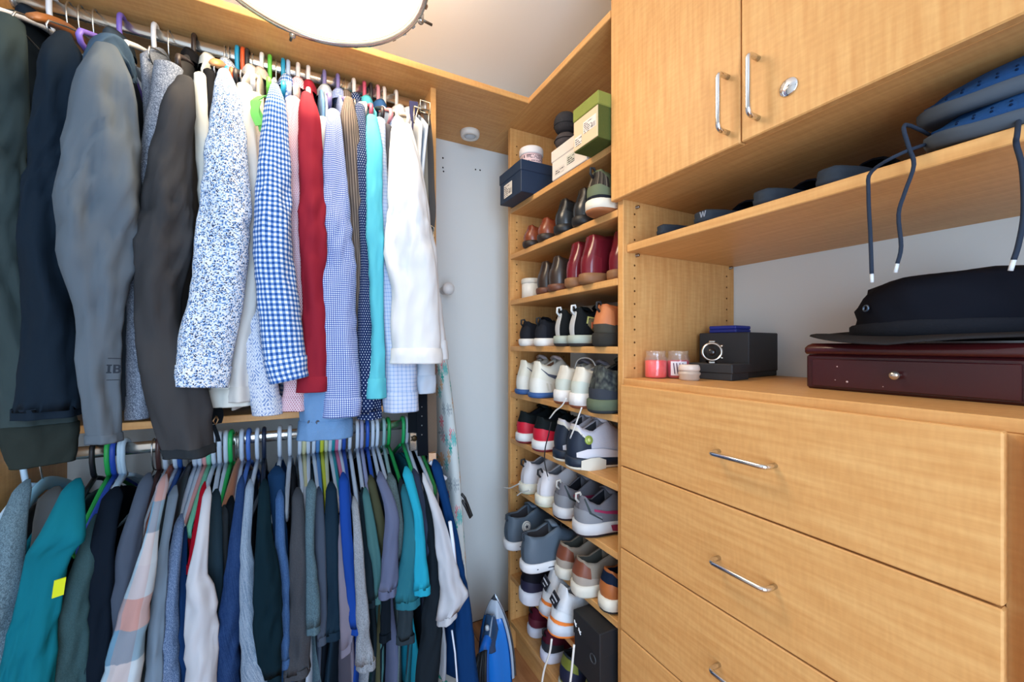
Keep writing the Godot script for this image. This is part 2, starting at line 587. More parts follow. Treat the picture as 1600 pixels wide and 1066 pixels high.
func pull(parent: Node, at: Vector3, vertical: bool, m: Material, len := 0.101):
	var h := len / 2.0
	var r := 0.0045
	var ax := Vector3(0, 1, 0) if vertical else Vector3(0, 0, 1)
	var out := Vector3(-1, 0, 0)
	var pts := [ax * h, ax * h + out * 0.018]
	for k in 5:
		var t := PI / 2 * (k + 1) / 5.0
		pts.append(ax * (h - 0.010 * (1 - cos(t))) + out * (0.018 + 0.010 * sin(t)))
	var back := pts.duplicate()
	back.reverse()
	for p in back: pts.append(p - ax * 2.0 * p.dot(ax))
	part(parent, "handle", tube(pts, r, 10), m, at)

func build_dresser():
	var wy := wood(Vector3(11, 0.8, 11))
	var wz := wood(Vector3(11, 11, 0.8))
	var front := wood(Vector3(11, 10, 0.8))
	var chrome := cm(rgb(226, 226, 228), 0.12, 1.0)
	var d := thing("dresser", "maple chest of wide drawers with chrome bow handles", "dresser", Vector3(0.7085, 0, -0.46))
	slab(d, "side_panel", Vector3(0.7085, 0, -0.792), Vector3(1.134, 2.2, -0.772), wy)
	slab(d, "side_panel", Vector3(0.7085, 0, -0.157), Vector3(1.134, 1.049, -0.137), wy)
	slab(d, "countertop", Vector3(0.7085, 1.049, -0.7715), Vector3(1.134, 1.066, 0.5), wz)
	slab(d, "niche_shelf", Vector3(0.719, 1.376, -0.7715), Vector3(1.134, 1.395, 0.5), wz)
	slab(d, "side_panel", Vector3(0.7085, 0, 0.48), Vector3(1.134, 2.2, 0.4995), wy)
	for k in 5:
		var top := 1.0515 - 0.1975 * k
		var dr := slab(d, "drawer", Vector3(0.692, top - 0.1945, -0.764), Vector3(0.7083, top, -0.154), front, 0.002)
		# the handle sits left of the middle, above half height
		pull(dr, Vector3(0.692, top - 0.1005, -0.450) - dr.global_position, false, chrome)
		part(dr, "drawer_box", rbox(Vector3(0.36, 0.15, 0.57), 0.002), wz, Vector3(0.189, 0, 0))
	slab(d, "base_board", Vector3(0.73, 0, -0.7715), Vector3(0.748, 0.062, -0.157), wz)
	# neighbouring drawers past the panel
	for k in 5:
		var top := 1.0515 - 0.1975 * k
		var dr := slab(d, "drawer", Vector3(0.692, top - 0.1945, -0.139), Vector3(0.7083, top, 0.476), front, 0.002)
		pull(dr, Vector3(0.692, top - 0.1005, 0.17) - dr.global_position, false, chrome)
	var pts := []
	for k in 24:
		for x in [0.745, 1.10]:
			var y := 1.09 + 0.032 * k
			if y < 1.50 and absf(y - 1.386) > 0.016: pts.append(Vector3(x, y, -0.7716) - d.position)
	holes(d, pts, 2)
	for x in [0.752, 1.115]:
		part(d, "shelf_pin", lathe([[0.0, 0.009], [0.0035, 0.008], [0.004, 0.0], [0.0055, -0.001]], 10), cm(rgb(150, 140, 128), 0.3, 0.9), Vector3(x, 1.3715, -0.7715) - d.position, Vector3(PI / 2, 0, 0))
	part(d, "shelf_pin", lathe([[0.0, 0.009], [0.0035, 0.008], [0.004, 0.0], [0.0055, -0.001]], 10), cm(rgb(150, 140, 128), 0.3, 0.9), Vector3(0.752, 1.492, -0.7715) - d.position, Vector3(PI / 2, 0, 0))
	# wall cabinet with doors
	var c := thing("wall_cabinet", "maple cabinet with two plain doors above the niche", "cabinet", Vector3(0.7085, 1.504, -0.46))
	var wy2 := wood(Vector3(10, 0.9, 11))
	slab(c, "body", Vector3(0.7085, 1.505, -0.7715), Vector3(1.134, 1.5235, 0.478), wz)
	slab(c, "body_top", Vector3(0.7085, 2.18, -0.7715), Vector3(1.134, 2.199, 0.478), wz)
	var x0 := 0.691
	for q in [[-0.7975, -0.4595], [-0.4570, -0.119], [-0.1165, 0.22]]:
		var door := slab(c, "door", Vector3(x0, 1.504, q[0]), Vector3(0.7082, 2.2, q[1]), wy2, 0.002)
		if q[0] < -0.7: pull(door, Vector3(x0, 1.582, -0.4818) - door.global_position, true, chrome)
		elif q[0] < -0.3:
			pull(door, Vector3(x0, 1.582, -0.4266) - door.global_position, true, chrome)
			var lock := part(door, "lock", lathe([[0.0, 0.004], [0.009, 0.004], [0.0105, 0.003], [0.0135, 0.0025], [0.0145, 0.0]], 24), chrome, Vector3(x0, 1.557, -0.3778) - door.global_position, Vector3(0, 0, PI / 2))
			part(lock, "keyhole", rbox(Vector3(0.0016, 0.001, 0.006), 0.0003), cm(rgb(40, 36, 34), 0.5), Vector3(0, 0.004, 0), Vector3(0, 0.5, 0))

# ------------------------------------------------------------------ hangers
var hanger_meshes := {}

func hook_path(r: float, drop: float) -> Array:
	# over the rod from behind, then down to the neck; the rod's middle is the origin
	var pts := []
	for k in 9:
		var t := deg_to_rad(-20.0 + 200.0 * k / 8.0)
		pts.append(Vector3(0, 0.0175 + r + sin(t) * 0.019 - 0.019, -cos(t) * 0.019))
	pts.append(Vector3(0, -0.02, 0.019))
	pts.append(Vector3(0, -drop + 0.012, 0.010))
	pts.append(Vector3(0, -drop, 0.0))
	return pts

func hanger(kind: String, c: Color, x: float, y: float, yaw: float, label: String, group := ""):
	var key := kind
	if not hanger_meshes.has(key):
		var r := 0.0055 if kind == "plastic" else 0.0018
		var drop := 0.062 if kind == "plastic" else 0.058
		var hook := tube(hook_path(r, drop), r, 8)
		var body: ArrayMesh
		if kind == "plastic" or kind == "wire":
			var pts := [Vector3(0, -drop, 0)]
			for s in [1, -1]:
				var arm := [Vector3(0, -drop, 0), Vector3(0, -drop - 0.016, s * 0.05), Vector3(0, -drop - 0.052, s * 0.13), Vector3(0, -drop - 0.085, s * 0.195), Vector3(0, -drop - 0.098, s * 0.203), Vector3(0, -drop - 0.108, s * 0.195), Vector3(0, -drop - 0.109, s * 0.17), Vector3(0, -drop - 0.109, 0)]
				if s == 1: pts = arm
				else:
					arm.reverse()
					pts += arm
			body = tube(pts, r, 8)
		else:
			var rows := []
			for k in 15:
				var z := lerpf(-0.205, 0.205, k / 14.0)
				var f := absf(z) / 0.205
				var yy := -drop - 0.006 - 0.085 * pow(f, 1.5)
				var hh := lerpf(0.016, 0.011, f) * (0.6 if k == 0 or k == 14 else 1.0)
				var ww := lerpf(0.006, 0.014 if kind == "wooden" else 0.022, pow(f, 1.6)) * (0.6 if k == 0 or k == 14 else 1.0)
				var row := PackedVector3Array()
				for j in 10:
					var t := TAU * j / 10.0
					row.append(Vector3(ww * cos(t), yy + hh * sin(t), z))
				rows.append(row)
			body = loft(rows)
		hanger_meshes[key] = [hook, body]
	var h := thing("coat_hanger", label, "hanger", Vector3(x, y, -1.337), group)
	var metal := cm(rgb(200, 198, 192), 0.25, 0.95)
	var m := cm(c, 0.38) if kind != "wire" else cm(c, 0.25, 0.95)
	part(h, "hook", hanger_meshes[key][0], metal if kind in ["wooden", "broad"] else m)
	part(h, "arms", hanger_meshes[key][1], m)
	h.rotation.y = yaw

# ------------------------------------------------------------------ garments
func body_mesh(x0: float, x1: float, yneck: float, yhem: float, thick: float, seed_: float, ztip := 0.20, drop := 0.105) -> ArrayMesh:
	var rows := []
	var n := 30
	var hs := [0.0, 0.012, 0.03, 0.05, 0.07, 0.09, 0.105]
	var k := 0.15
	while k < yneck - yhem - 0.03:
		hs.append(k)
		k += 0.045
	hs.append(yneck - yhem)
	for h in hs:
		var f := clampf(h / drop, 0, 1)
		var d := lerpf(0.05, ztip, pow(f, 0.85))
		var g := clampf((h - 0.105) / 0.35, 0, 1)
		d -= 0.02 * sin(PI * clampf((h - 0.105) / 0.4, 0, 1))
		var t := lerpf(0.007, thick, clampf(f * 0.45 + g * 0.55, 0, 1))
		var fr: float = h / (yneck - yhem)
		var row := PackedVector3Array()
		for j in n:
			var a := TAU * j / n
			var z := d * cos(a)
			var s := sin(a)
			var x := t * signf(s) * pow(absf(s), 0.75)
			x += (0.006 + 0.008 * fr) * g * sin(z * 34.0 + seed_ * 5.0 + 1.2 * sin(h * 6.0 + seed_)) + 0.008 * g * noise.get_noise_3d(z * 5.0, h * 2.2, seed_ * 7.0 + s)
			# the front edge swings towards where the hem hangs
			x += (x1 - x0) * clampf(h * 3.0, 0, 1) * smoothstep(-0.25, 0.2, z)
			row.append(Vector3(x, yneck - h + 0.004 * sin(z * 20.0 + seed_) * fr, z))
		rows.append(row)
	return loft(rows, true, true, true, 4.0 * ztip)

# sleeve: yaw, then x, y, z, half width for each ring; ring lo..hi only
func sleeve_rows(d: Array, flat: float, seed_: float, grow := 0.0, slant := 0.0, opt_crease := 1.0) -> Array:
	var yaw: float = d[0]
	var c := []
	for i in range(1, d.size(), 4):
		c.append([Vector3(d[i], d[i + 1], d[i + 2]), d[i + 3]])
	# finer rings by a smooth curve through the given ones
	var rings := []
	for i in c.size() - 1:
		var p0 = c[maxi(i - 1, 0)]
		var p3 = c[mini(i + 2, c.size() - 1)]
		var steps := maxi(2, int((c[i][0] as Vector3).distance_to(c[i + 1][0]) / 0.02))
		for j in steps:
			var t := float(j) / steps
			rings.append([(c[i][0] as Vector3).cubic_interpolate(c[i + 1][0], p0[0], p3[0], t), cubic_interpolate(c[i][1], c[i + 1][1], p0[1], p3[1], t)])
	rings.append(c[-1])
	var ax := Vector3(cos(yaw), 0, -sin(yaw))
	var az := Vector3(sin(yaw), 0, cos(yaw))
	var rows := []
	var n := 36
	var top: Vector3 = rings[0][0]
	for i in rings.size():
		var p: Vector3 = rings[i][0]
		var w: float = maxf(0.004, rings[i][1]) + grow
		var dep: float = minf(w * 0.8, flat) + grow
		var row := PackedVector3Array()
		var dn: float = top.y - p.y
		var ease := clampf(dn / 0.08, 0.15, 1.0)
		for j in n:
			var a := TAU * j / n
			var s := sin(a)
			var fold := 1.0 + ease * (0.10 * sin(3.0 * a + seed_ * 3.0 + dn * 5.0) + 0.05 * sin(5.0 * a - dn * 9.0 + seed_))
			var q := p + ax * w * cos(a) + az * dep * s * fold
			# long soft folds, and sharp slanting creases that gather at the elbow
			var lx := w * cos(a)
			var elbow := exp(-pow((dn - 0.30) / 0.10, 2.0))
			var wr := noise.get_noise_3d(lx * 16.0 + seed_ * 3.0 + q.y * 2.0, q.y * 3.0, seed_) * 0.012
			var crease := 1.0 - absf(noise.get_noise_3d(lx * 14.0 + q.y * 9.0, q.y * 15.0 - lx * 17.0, seed_ + 9.0)) * 2.2
			wr += (0.0035 + 0.006 * elbow) * clampf(crease, -0.6, 1.0)
			q += az * wr * ease * minf(1.0, w / 0.02) * opt_crease
			q += ax * 0.5 * wr * cos(a) * ease * minf(1.0, w / 0.02)
			q.y += slant * lx * smoothstep(0.0, 1.0, clampf(1.0 - (p.y - rings[-1][0].y) / 0.12, 0, 1))
			row.append(q)
		rows.append(row)
	return rows

func garment(called: String, label: String, category: String, m: Material, b: Array, s: Array, cuff := 0.0, opt := {}):
	# b: x at the neck, x of the hem, height of the neck, height of the hem, half thickness
	var g := thing(called, label, category, Vector3(b[0], 0, -1.337))
	var seed_: float = fposmod(b[0] * 37.0 + s[1] * 91.0, 10.0)
	if b[4] > 0.0:
		part(g, "body", body_mesh(b[0], b[1], b[2], b[3], b[4], seed_, opt.get("tip", 0.20), opt.get("drop", 0.105)), opt.get("body", m))
		if opt.get("collar", "") != "":
			var rows := []
			var tall: float = 0.034 if opt.collar == "shirt" else 0.02
			for q in [[0.0, 0.0], [tall, 0.002], [tall + 0.004, 0.004], [tall * 0.8, 0.010], [tall * 0.1, 0.014]] if opt.collar == "shirt" else [[-0.004, 0.003], [tall * 0.5, 0.005], [tall, 0.001], [tall * 0.6, -0.003]]:
				var row := PackedVector3Array()
				for j in 24:
					var a := TAU * j / 24.0
					row.append(Vector3((0.013 + q[1]) * sin(a), b[2] - 0.012 + q[0] - 0.012 * cos(a), (0.058 + q[1]) * cos(a)))
				rows.append(row)
			part(g, "collar", loft(rows, true, false, false, 0.3), opt.get("collar_mat", opt.get("body", m)))
	var rows := sleeve_rows(s, opt.get("flat", 0.034), seed_, 0.0, opt.get("slant", 0.0), opt.get("crease", 1.0))
	for r in rows:
		for j in r.size(): r[j] -= g.position
	# round the shoulder over into the body
	var cap := []
	for k in 3:
		var f: float = [0.25, 0.6, 0.88][k]
		var row := PackedVector3Array()
		var mid := Vector3.ZERO
		for p in rows[0]: mid += p
		mid /= rows[0].size()
		for p in rows[0]: row.append(mid + (p - mid) * f + Vector3(0, [0.016, 0.011, 0.004][k], [-0.02, -0.01, -0.003][k]))
		cap.append(row)
	rows = cap + rows
	var per: float = 0.26
	if cuff > 0.0:
		var cut := rows.size() - 1
		while cut > 2 and rows[cut - 1][0].y - rows[-1][0].y < cuff: cut -= 1
		var band := rows.slice(cut)
		if band.size() < 2:
			cut -= 1
			band = rows.slice(cut)
		var wide := []
		for r in band:
			var mid := Vector3.ZERO
			for p in r: mid += p
			mid /= r.size()
			var row := PackedVector3Array()
			for p in r: row.append(mid + (p - mid) * 1.035 + (p - mid).normalized() * 0.001)
			wide.append(row)
		# a turned-in lip at both ends
		var lip := func(r: PackedVector3Array, dy: float) -> PackedVector3Array:
			var mid := Vector3.ZERO
			for p in r: mid += p
			mid /= r.size()
			var row := PackedVector3Array()
			for p in r: row.append(mid + (p - mid) * 0.93 + Vector3(0, dy, 0))
			return row
		var near := PackedVector3Array()
		for p in wide[-1]: near.append(p + Vector3(0, 0.003, 0))
		wide = [lip.call(wide[0], 0.002)] + wide.slice(0, -1) + [near, wide[-1], lip.call(wide[-1], 0.002)]
		part(g, "sleeve", loft(rows.slice(0, cut + 1), true, true, false, per), m)
		var cu := part(g, "cuff", loft(wide, true, false, false, per), opt.get("cuff_mat", m))
		if opt.has("buttons"):
			for q in opt.buttons:
				part(cu, "button", lathe([[0.0, 0.0012], [0.002, 0.0012], [0.003, 0.0022], [0.0048, 0.0016], [0.005, 0.0]], 14), cm(rgb(58, 62, 74), 0.4), q - g.position, Vector3(PI / 2, 0, 0))
	else:
		# a stitched hem: a slight step, then a crisp lip that turns in
		var last: PackedVector3Array = rows[-1]
		var end := []
		for q in [[1.0, 0.020, 0.0], [1.0, 0.019, 0.0005], [1.0, 0.002, 0.0006], [1.0, 0.0, 0.001], [0.96, 0.0, -0.001], [0.93, 0.012, -0.002]]:
			var mid := Vector3.ZERO
			for p in last: mid += p
			mid /= last.size()
			var row := PackedVector3Array()
			for p in last:
				var d: Vector3 = p - mid
				row.append(mid + d * q[0] + d.normalized() * q[2] + Vector3(0, q[1], 0))
			end.append(row)
		rows.resize(rows.size() - 1)
		part(g, "sleeve", loft(rows + end, true, true, false, per), m)
	return g

func strap(called: String, label: String, category: String, pts: Array, width: Vector3, thick: float, m: Material) -> Node3D:
	var o := thing(called, label, category, pts[0])
	var q := []
	for p in pts: q.append(p - o.position)
	part(o, "strap", ribbon(smooth_path(q, 5), width, thick), m)
	return o

func build_belts():
	var metal := cm(rgb(178, 168, 150), 0.25, 0.95)
	var w := Vector3(0.034, 0, 0.006)
	# grey webbing belt hung by its square brass buckle
	var b := strap("belt", "grey webbing belt hanging by its square metal buckle", "belt", [Vector3(0.3226, 1.8048, -1.2050), Vector3(0.3245, 1.6764, -1.2050), Vector3(0.3303, 1.4498, -1.2050), Vector3(0.3341, 1.2602, -1.2050), Vector3(0.3361, 1.1081, -1.2050)], w, 0.004, cm(rgb(150, 144, 130), 0.8, 0.0, "weave"))
	for q in [[Vector3(-0.022, 0.04, 0.004), Vector3(0.022, 0.04, 0.004)], [Vector3(-0.022, -0.006, 0.004), Vector3(0.022, -0.006, 0.004)], [Vector3(-0.022, 0.04, 0.004), Vector3(-0.022, -0.006, 0.004)], [Vector3(0.022, 0.04, 0.004), Vector3(0.022, -0.006, 0.004)], [Vector3(-0.019, 0.0, 0.006), Vector3(-0.006, 0.05, 0.004)]]:
		part(b, "buckle_bar", tube(q, 0.0026), metal)
	part(b, "keeper", rbox(Vector3(0.042, 0.014, 0.010), 0.002), metal, Vector3(0, -0.006, 0.002))
	b = strap("belt", "brown leather belt beside the grey webbing belt", "belt", [Vector3(0.3389, 1.8439, -1.2220), Vector3(0.3447, 1.7063, -1.2220), Vector3(0.3487, 1.5524, -1.2220), Vector3(0.3526, 1.3786, -1.2220), Vector3(0.3546, 1.1848, -1.2220)], w * 0.75, 0.004, cm(rgb(126, 78, 42), 0.5))
	part(b, "buckle", tube([Vector3(-0.015, 0.0, 0.004), Vector3(-0.015, 0.035, 0.004), Vector3(0.015, 0.035, 0.004), Vector3(0.015, 0.0, 0.004), Vector3(-0.015, 0, 0.004)], 0.0025), metal)
	b = strap("belt", "dark wavy leather belt against the edge of the tall panel", "belt", [Vector3(0.3408, 1.8336, -1.2080), Vector3(0.3505, 1.7403, -1.2080), Vector3(0.3545, 1.6260, -1.2080), Vector3(0.3584, 1.5498, -1.2080), Vector3(0.3525, 1.4683, -1.2080), Vector3(0.3564, 1.3862, -1.2080)], w * 0.55, 0.004, cm(rgb(46, 40, 36), 0.5))
	part(b, "buckle", tube([Vector3(0.0066, -0.3286, 0.0040), Vector3(0.0203, -0.3345, 0.0040), Vector3(0.0203, -0.3652, 0.0040), Vector3(0.0066, -0.3706, 0.0040), Vector3(0.0066, -0.3286, 0.0040)], 0.0024), metal)
	part(b, "prong", tube([Vector3(0.0145, -0.3735, 0.0040), Vector3(0.0184, -0.4153, 0.0040), Vector3(0.0125, -0.4426, 0.0040)], 0.002), metal)
	b = strap("belt", "navy ribbed cloth belt tucked behind the grey belt buckle", "belt", [Vector3(0.3023, 1.8651, -1.2150), Vector3(0.3042, 1.8088, -1.2150), Vector3(0.3061, 1.7145, -1.2150)], w * 0.7, 0.012, cm(rgb(62, 62, 92), 0.85, 0.0, "weave"))
	b = strap("belt", "black leather belt with punched holes below the white shirts", "belt", [Vector3(0.3186, 1.1461, -1.1900), Vector3(0.3205, 0.9965, -1.1900), Vector3(0.3224, 0.8841, -1.1900), Vector3(0.3243, 0.8239, -1.1900)], w * 0.9, 0.004, cm(rgb(12, 17, 24), 0.75))
	for k in 4:
		part(b, "hole", lathe([[0.0022, 0.0006], [0.0012, 0.0002]], 8), cm(rgb(170, 170, 170), 0.4), Vector3(0.3197, 0.9670, -1.1870) - b.position - Vector3(0, 0.027 * k, 0), Vector3(PI / 2, 0, 0))
	b = strap("belt", "tan woven cloth belt with a chrome tip clamp", "belt", [Vector3(0.3490, 1.1081, -1.1960), Vector3(0.3509, 0.9941, -1.1960), Vector3(0.3529, 0.8798, -1.1960), Vector3(0.3529, 0.8304, -1.1960)], w * 0.85, 0.005, fabric("webbing", Vector2(60, 60), rgb(215, 200, 185)))
	part(b, "tip_clamp", rbox(Vector3(0.026, 0.03, 0.008), 0.002), cm(rgb(214, 214, 216), 0.15, 1.0), Vector3(0.3529, 0.8133, -1.1960) - b.position)
	b = strap("belt", "black belt ending in an ornate metal clasp", "belt", [Vector3(0.2967, 1.1088, -1.2000), Vector3(0.2967, 0.9968, -1.2000), Vector3(0.2967, 0.8922, -1.2000)], w * 0.8, 0.004, cm(rgb(10, 16, 22), 0.75))
	var cl := part(b, "clasp", rbox(Vector3(0.028, 0.052, 0.008), 0.002), cm(rgb(196, 196, 192), 0.2, 0.95), Vector3(0.3005, 0.8656, -1.2000) - b.position)
	part(cl, "emblem", joined([lathe([[0.0, 0.003], [0.006, 0.002], [0.009, 0.0]], 12), tube([Vector3(-0.01, 0, -0.006), Vector3(0, 0.002, 0.002), Vector3(0.01, 0, -0.006)], 0.002), tube([Vector3(-0.01, 0, 0.006), Vector3(0, 0.002, -0.002), Vector3(0.01, 0, 0.006)], 0.002)]), cm(rgb(66, 52, 30), 0.4, 0.6), Vector3(0, 0.01, 0.005), Vector3(PI / 2, 0, 0))
	# black strap with a clip, dangling from the middle shelf
	b = strap("clip_strap", "short black strap with a brass clip dangling off the middle shelf", "strap", [Vector3(-0.1749, 1.0040, -1.1900), Vector3(-0.1699, 0.9824, -1.1900), Vector3(-0.1736, 0.9614, -1.1900)], Vector3(0.022, 0, -0.008), 0.005, cm(rgb(16, 24, 32), 0.7))
	part(b, "clip", tube([Vector3(0.0032, -0.0237, 0.0050), Vector3(-0.0030, -0.0353, 0.0050), Vector3(0.0020, -0.0448, 0.0050), Vector3(0.0069, -0.0331, 0.0050), Vector3(0.0032, -0.0237, 0.0050)], 0.0018), cm(rgb(176, 146, 110), 0.3, 0.9))
	part(b, "tail", ribbon(smooth_path([Vector3(-0.0022, -0.0436, 0.0100), Vector3(0.0039, -0.0622, 0.0100), Vector3(0.0089, -0.0838, 0.0100)]), Vector3(0.008, 0, 0), 0.004), cm(rgb(16, 24, 32), 0.7))
	part(b, "pouch", rbox(Vector3(0.03, 0.022, 0.06), 0.005), cm(rgb(70, 76, 92), 0.8), Vector3(-0.1844, 1.0007, -1.2200) - b.position)
	# green gauze ribbon tied to a hanger
	var r := thing("gauze_ribbon", "sheer green ribbon tied to a hanger between the pale shirts", "ribbon", Vector3(-0.0763, 1.6666, -1.0450))
	var green := cm(rgb(116, 190, 96), 0.7)
	for q in [[Vector3(0.0000, 0.0139, 0.0000), Vector3(-0.0071, 0.0078, 0.0000), Vector3(-0.0047, -0.0109, 0.0000), Vector3(0.0036, -0.0282, 0.0000), Vector3(0.0095, -0.0532, 0.0000)], [Vector3(-0.0047, 0.0112, 0.0000), Vector3(0.0071, 0.0228, 0.0000), Vector3(0.0167, 0.0227, 0.0000)], [Vector3(-0.0020, 0.0065, 0.0050), Vector3(-0.0067, -0.0195, 0.0050), Vector3(0.0027, -0.0447, 0.0050)]]:
		part(r, "ribbon_end", ribbon(smooth_path(q), Vector3(0.016, 0.004, 0.004), 0.002), green)

func rain_jacket_details(g: Node3D):
	# rolled hood behind the shoulder
	var m := cm(rgb(62, 82, 102), 0.8)
	var rows := []
	var path := smooth_path([Vector3(0.0316, 1.6599, 0.2620), Vector3(0.0397, 1.6919, 0.2620), Vector3(0.0544, 1.7165, 0.2620), Vector3(0.0702, 1.7305, 0.2520), Vector3(0.0815, 1.7255, 0.2370), Vector3(0.0840, 1.7014, 0.2170)])
	for i in path.size():
		var f := float(i) / (path.size() - 1)
		var r := 0.008 + 0.020 * sin(PI * clampf(f * 0.9 + 0.08, 0, 1))
		var row := PackedVector3Array()
		for j in 16:
			var t := TAU * j / 16.0
			row.append(path[i] + Vector3(0, cos(t) * r, sin(t) * r * 1.2) + Vector3(1, 0, 0) * 0.006 * sin(3.0 * t + f * 9.0))
		rows.append(row)
	part(g, "hood", loft(rows), m)
	# small raised print on the sleeve
	var ink := cm(rgb(40, 48, 58), 0.7)
	var a := Vector3(-0.2896, 1.1049, -0.9720) - g.position
	var e := part(g, "print", text_mesh("IB", 0.021, 0.0012), ink, a, Vector3(0, 0.62, -0.05))
	for k in 2:
		part(e, "print_line", rbox(Vector3(0.018, 0.0014, 0.001), 0.0003), ink, Vector3(0, [0.019, -0.019][k], 0))

func track_jacket_details(g: Node3D):
	var w := cm(rgb(206, 216, 232), 0.8)
	part(g, "piping", tube([Vector3(-0.0289, 0.4324, 0.3510), Vector3(-0.0205, 0.3734, 0.3510), Vector3(-0.0154, 0.3070, 0.3510), Vector3(-0.0103, 0.2404, 0.3510)], 0.0022, 6), w)
	part(g, "piping", tube([Vector3(-0.0343, 0.7066, 0.3520), Vector3(-0.0259, 0.6488, 0.3520), Vector3(-0.0191, 0.5829, 0.3520)], 0.0045, 6), w)
	part(g, "shoulder_stripe", tube([Vector3(-0.0515, 0.8286, 0.2370), Vector3(-0.0372, 0.8162, 0.2370), Vector3(-0.0190, 0.8066, 0.2370)], 0.006, 6), w)
	part(g, "shoulder_stripe", tube([Vector3(-0.0445, 0.7976, 0.2670), Vector3(-0.0286, 0.7953, 0.2670), Vector3(-0.0161, 0.7865, 0.2670)], 0.006, 6), w)

func sweatshirt_details(g: Node3D):
	part(g, "neon_tag", ribbon([Vector3(0.1306, 0.7540, 0.3720), Vector3(0.1290, 0.7404, 0.3720), Vector3(0.1275, 0.7258, 0.3720)], Vector3(0.012, 0, -0.006), 0.003), cm(rgb(196, 206, 40), 0.7))

# ------------------------------------------------------------------ shoes
const PLAN := [[0.0, 0.14], [0.012, 0.34], [0.035, 0.50], [0.075, 0.62], [0.13, 0.68], [0.2, 0.69], [0.28, 0.68], [0.36, 0.69], [0.45, 0.74], [0.54, 0.83], [0.64, 0.93], [0.73, 0.97], [0.82, 0.92], [0.90, 0.76], [0.955, 0.52], [0.99, 0.22], [1.0, 0.08]]

func shoe_h(p: Dictionary, s: float) -> float:
	var hh: float = p.get("heel", 0.085)
	var dip: float = p.get("dip", hh - 0.014)
	var ton: float = p.get("tongue", hh + 0.006)
	var sole: float = p.get("sole", 0.028)
	var toe: float = sole + p.get("toe", 0.032)
	var pts := [[0.0, hh - 0.004], [0.03, hh], [0.10, lerpf(hh, dip, 0.5)], [0.2, dip], [0.3, lerpf(dip, ton, 0.55)], [0.37, ton], [0.45, lerpf(ton, toe, 0.25)], [0.6, lerpf(ton, toe, 0.68)], [0.75, toe], [0.9, toe - 0.006], [0.97, toe - 0.015], [1.0, sole + 0.006]]
	for i in pts.size() - 1:
		if s <= pts[i + 1][0]: return lerpf(pts[i][1], pts[i + 1][1], smoothstep(0.0, 1.0, (s - pts[i][0]) / (pts[i + 1][0] - pts[i][0])) * 0.5 + 0.5 * (s - pts[i][0]) / (pts[i + 1][0] - pts[i][0]))
	return toe

func shoe_w(s: float) -> float:
	for i in PLAN.size() - 1:
		if s <= PLAN[i + 1][0]: return lerpf(PLAN[i][1], PLAN[i + 1][1], (s - PLAN[i][0]) / (PLAN[i + 1][0] - PLAN[i][0]))
	return 0.08

func sole_top(p: Dictionary, s: float) -> float:
	return p.get("sole", 0.028) + 0.010 * pow(maxf(0, (s - 0.75) / 0.25), 2.0) - 0.004 * smoothstep(0.2, 0.5, s) * (1.0 - smoothstep(0.8, 1.0, s))

# a point on the outside: s from heel to toe, f from sole to rim, side -1 or 1
func shoe_pt(p: Dictionary, s: float, f: float, side: float, grow := 0.0) -> Vector3:
	var L: float = p.get("L", 0.28)
	var W: float = p.get("W", 0.10)
	var y0 := sole_top(p, s) - 0.003
	var h := shoe_h(p, s)
	var tf := lerpf(p.get("narrow", 0.72), 0.55, smoothstep(0.35, 0.55, s))
	if s > 0.7: tf = lerpf(0.55, 0.4, smoothstep(0.7, 1.0, s))
	var w := shoe_w(s) * W * 0.5 + grow
	var ww := w * (1.0 - (1.0 - tf) * pow(maxf(f, 0.0), 1.7)) + 0.0025 * sin(PI * clampf(f, 0, 1))
	var back := clampf(1.0 - s / 0.09, 0, 1)
	var lean: float = p.get("lean", 0.010)
	var x := s * L + back * (lean * f - 0.007 * sin(PI * clampf(f * 1.25, 0, 1)) * (1.0 - 0.3 * f)) - grow * back
	return Vector3(x, lerpf(y0, h, f), side * ww)

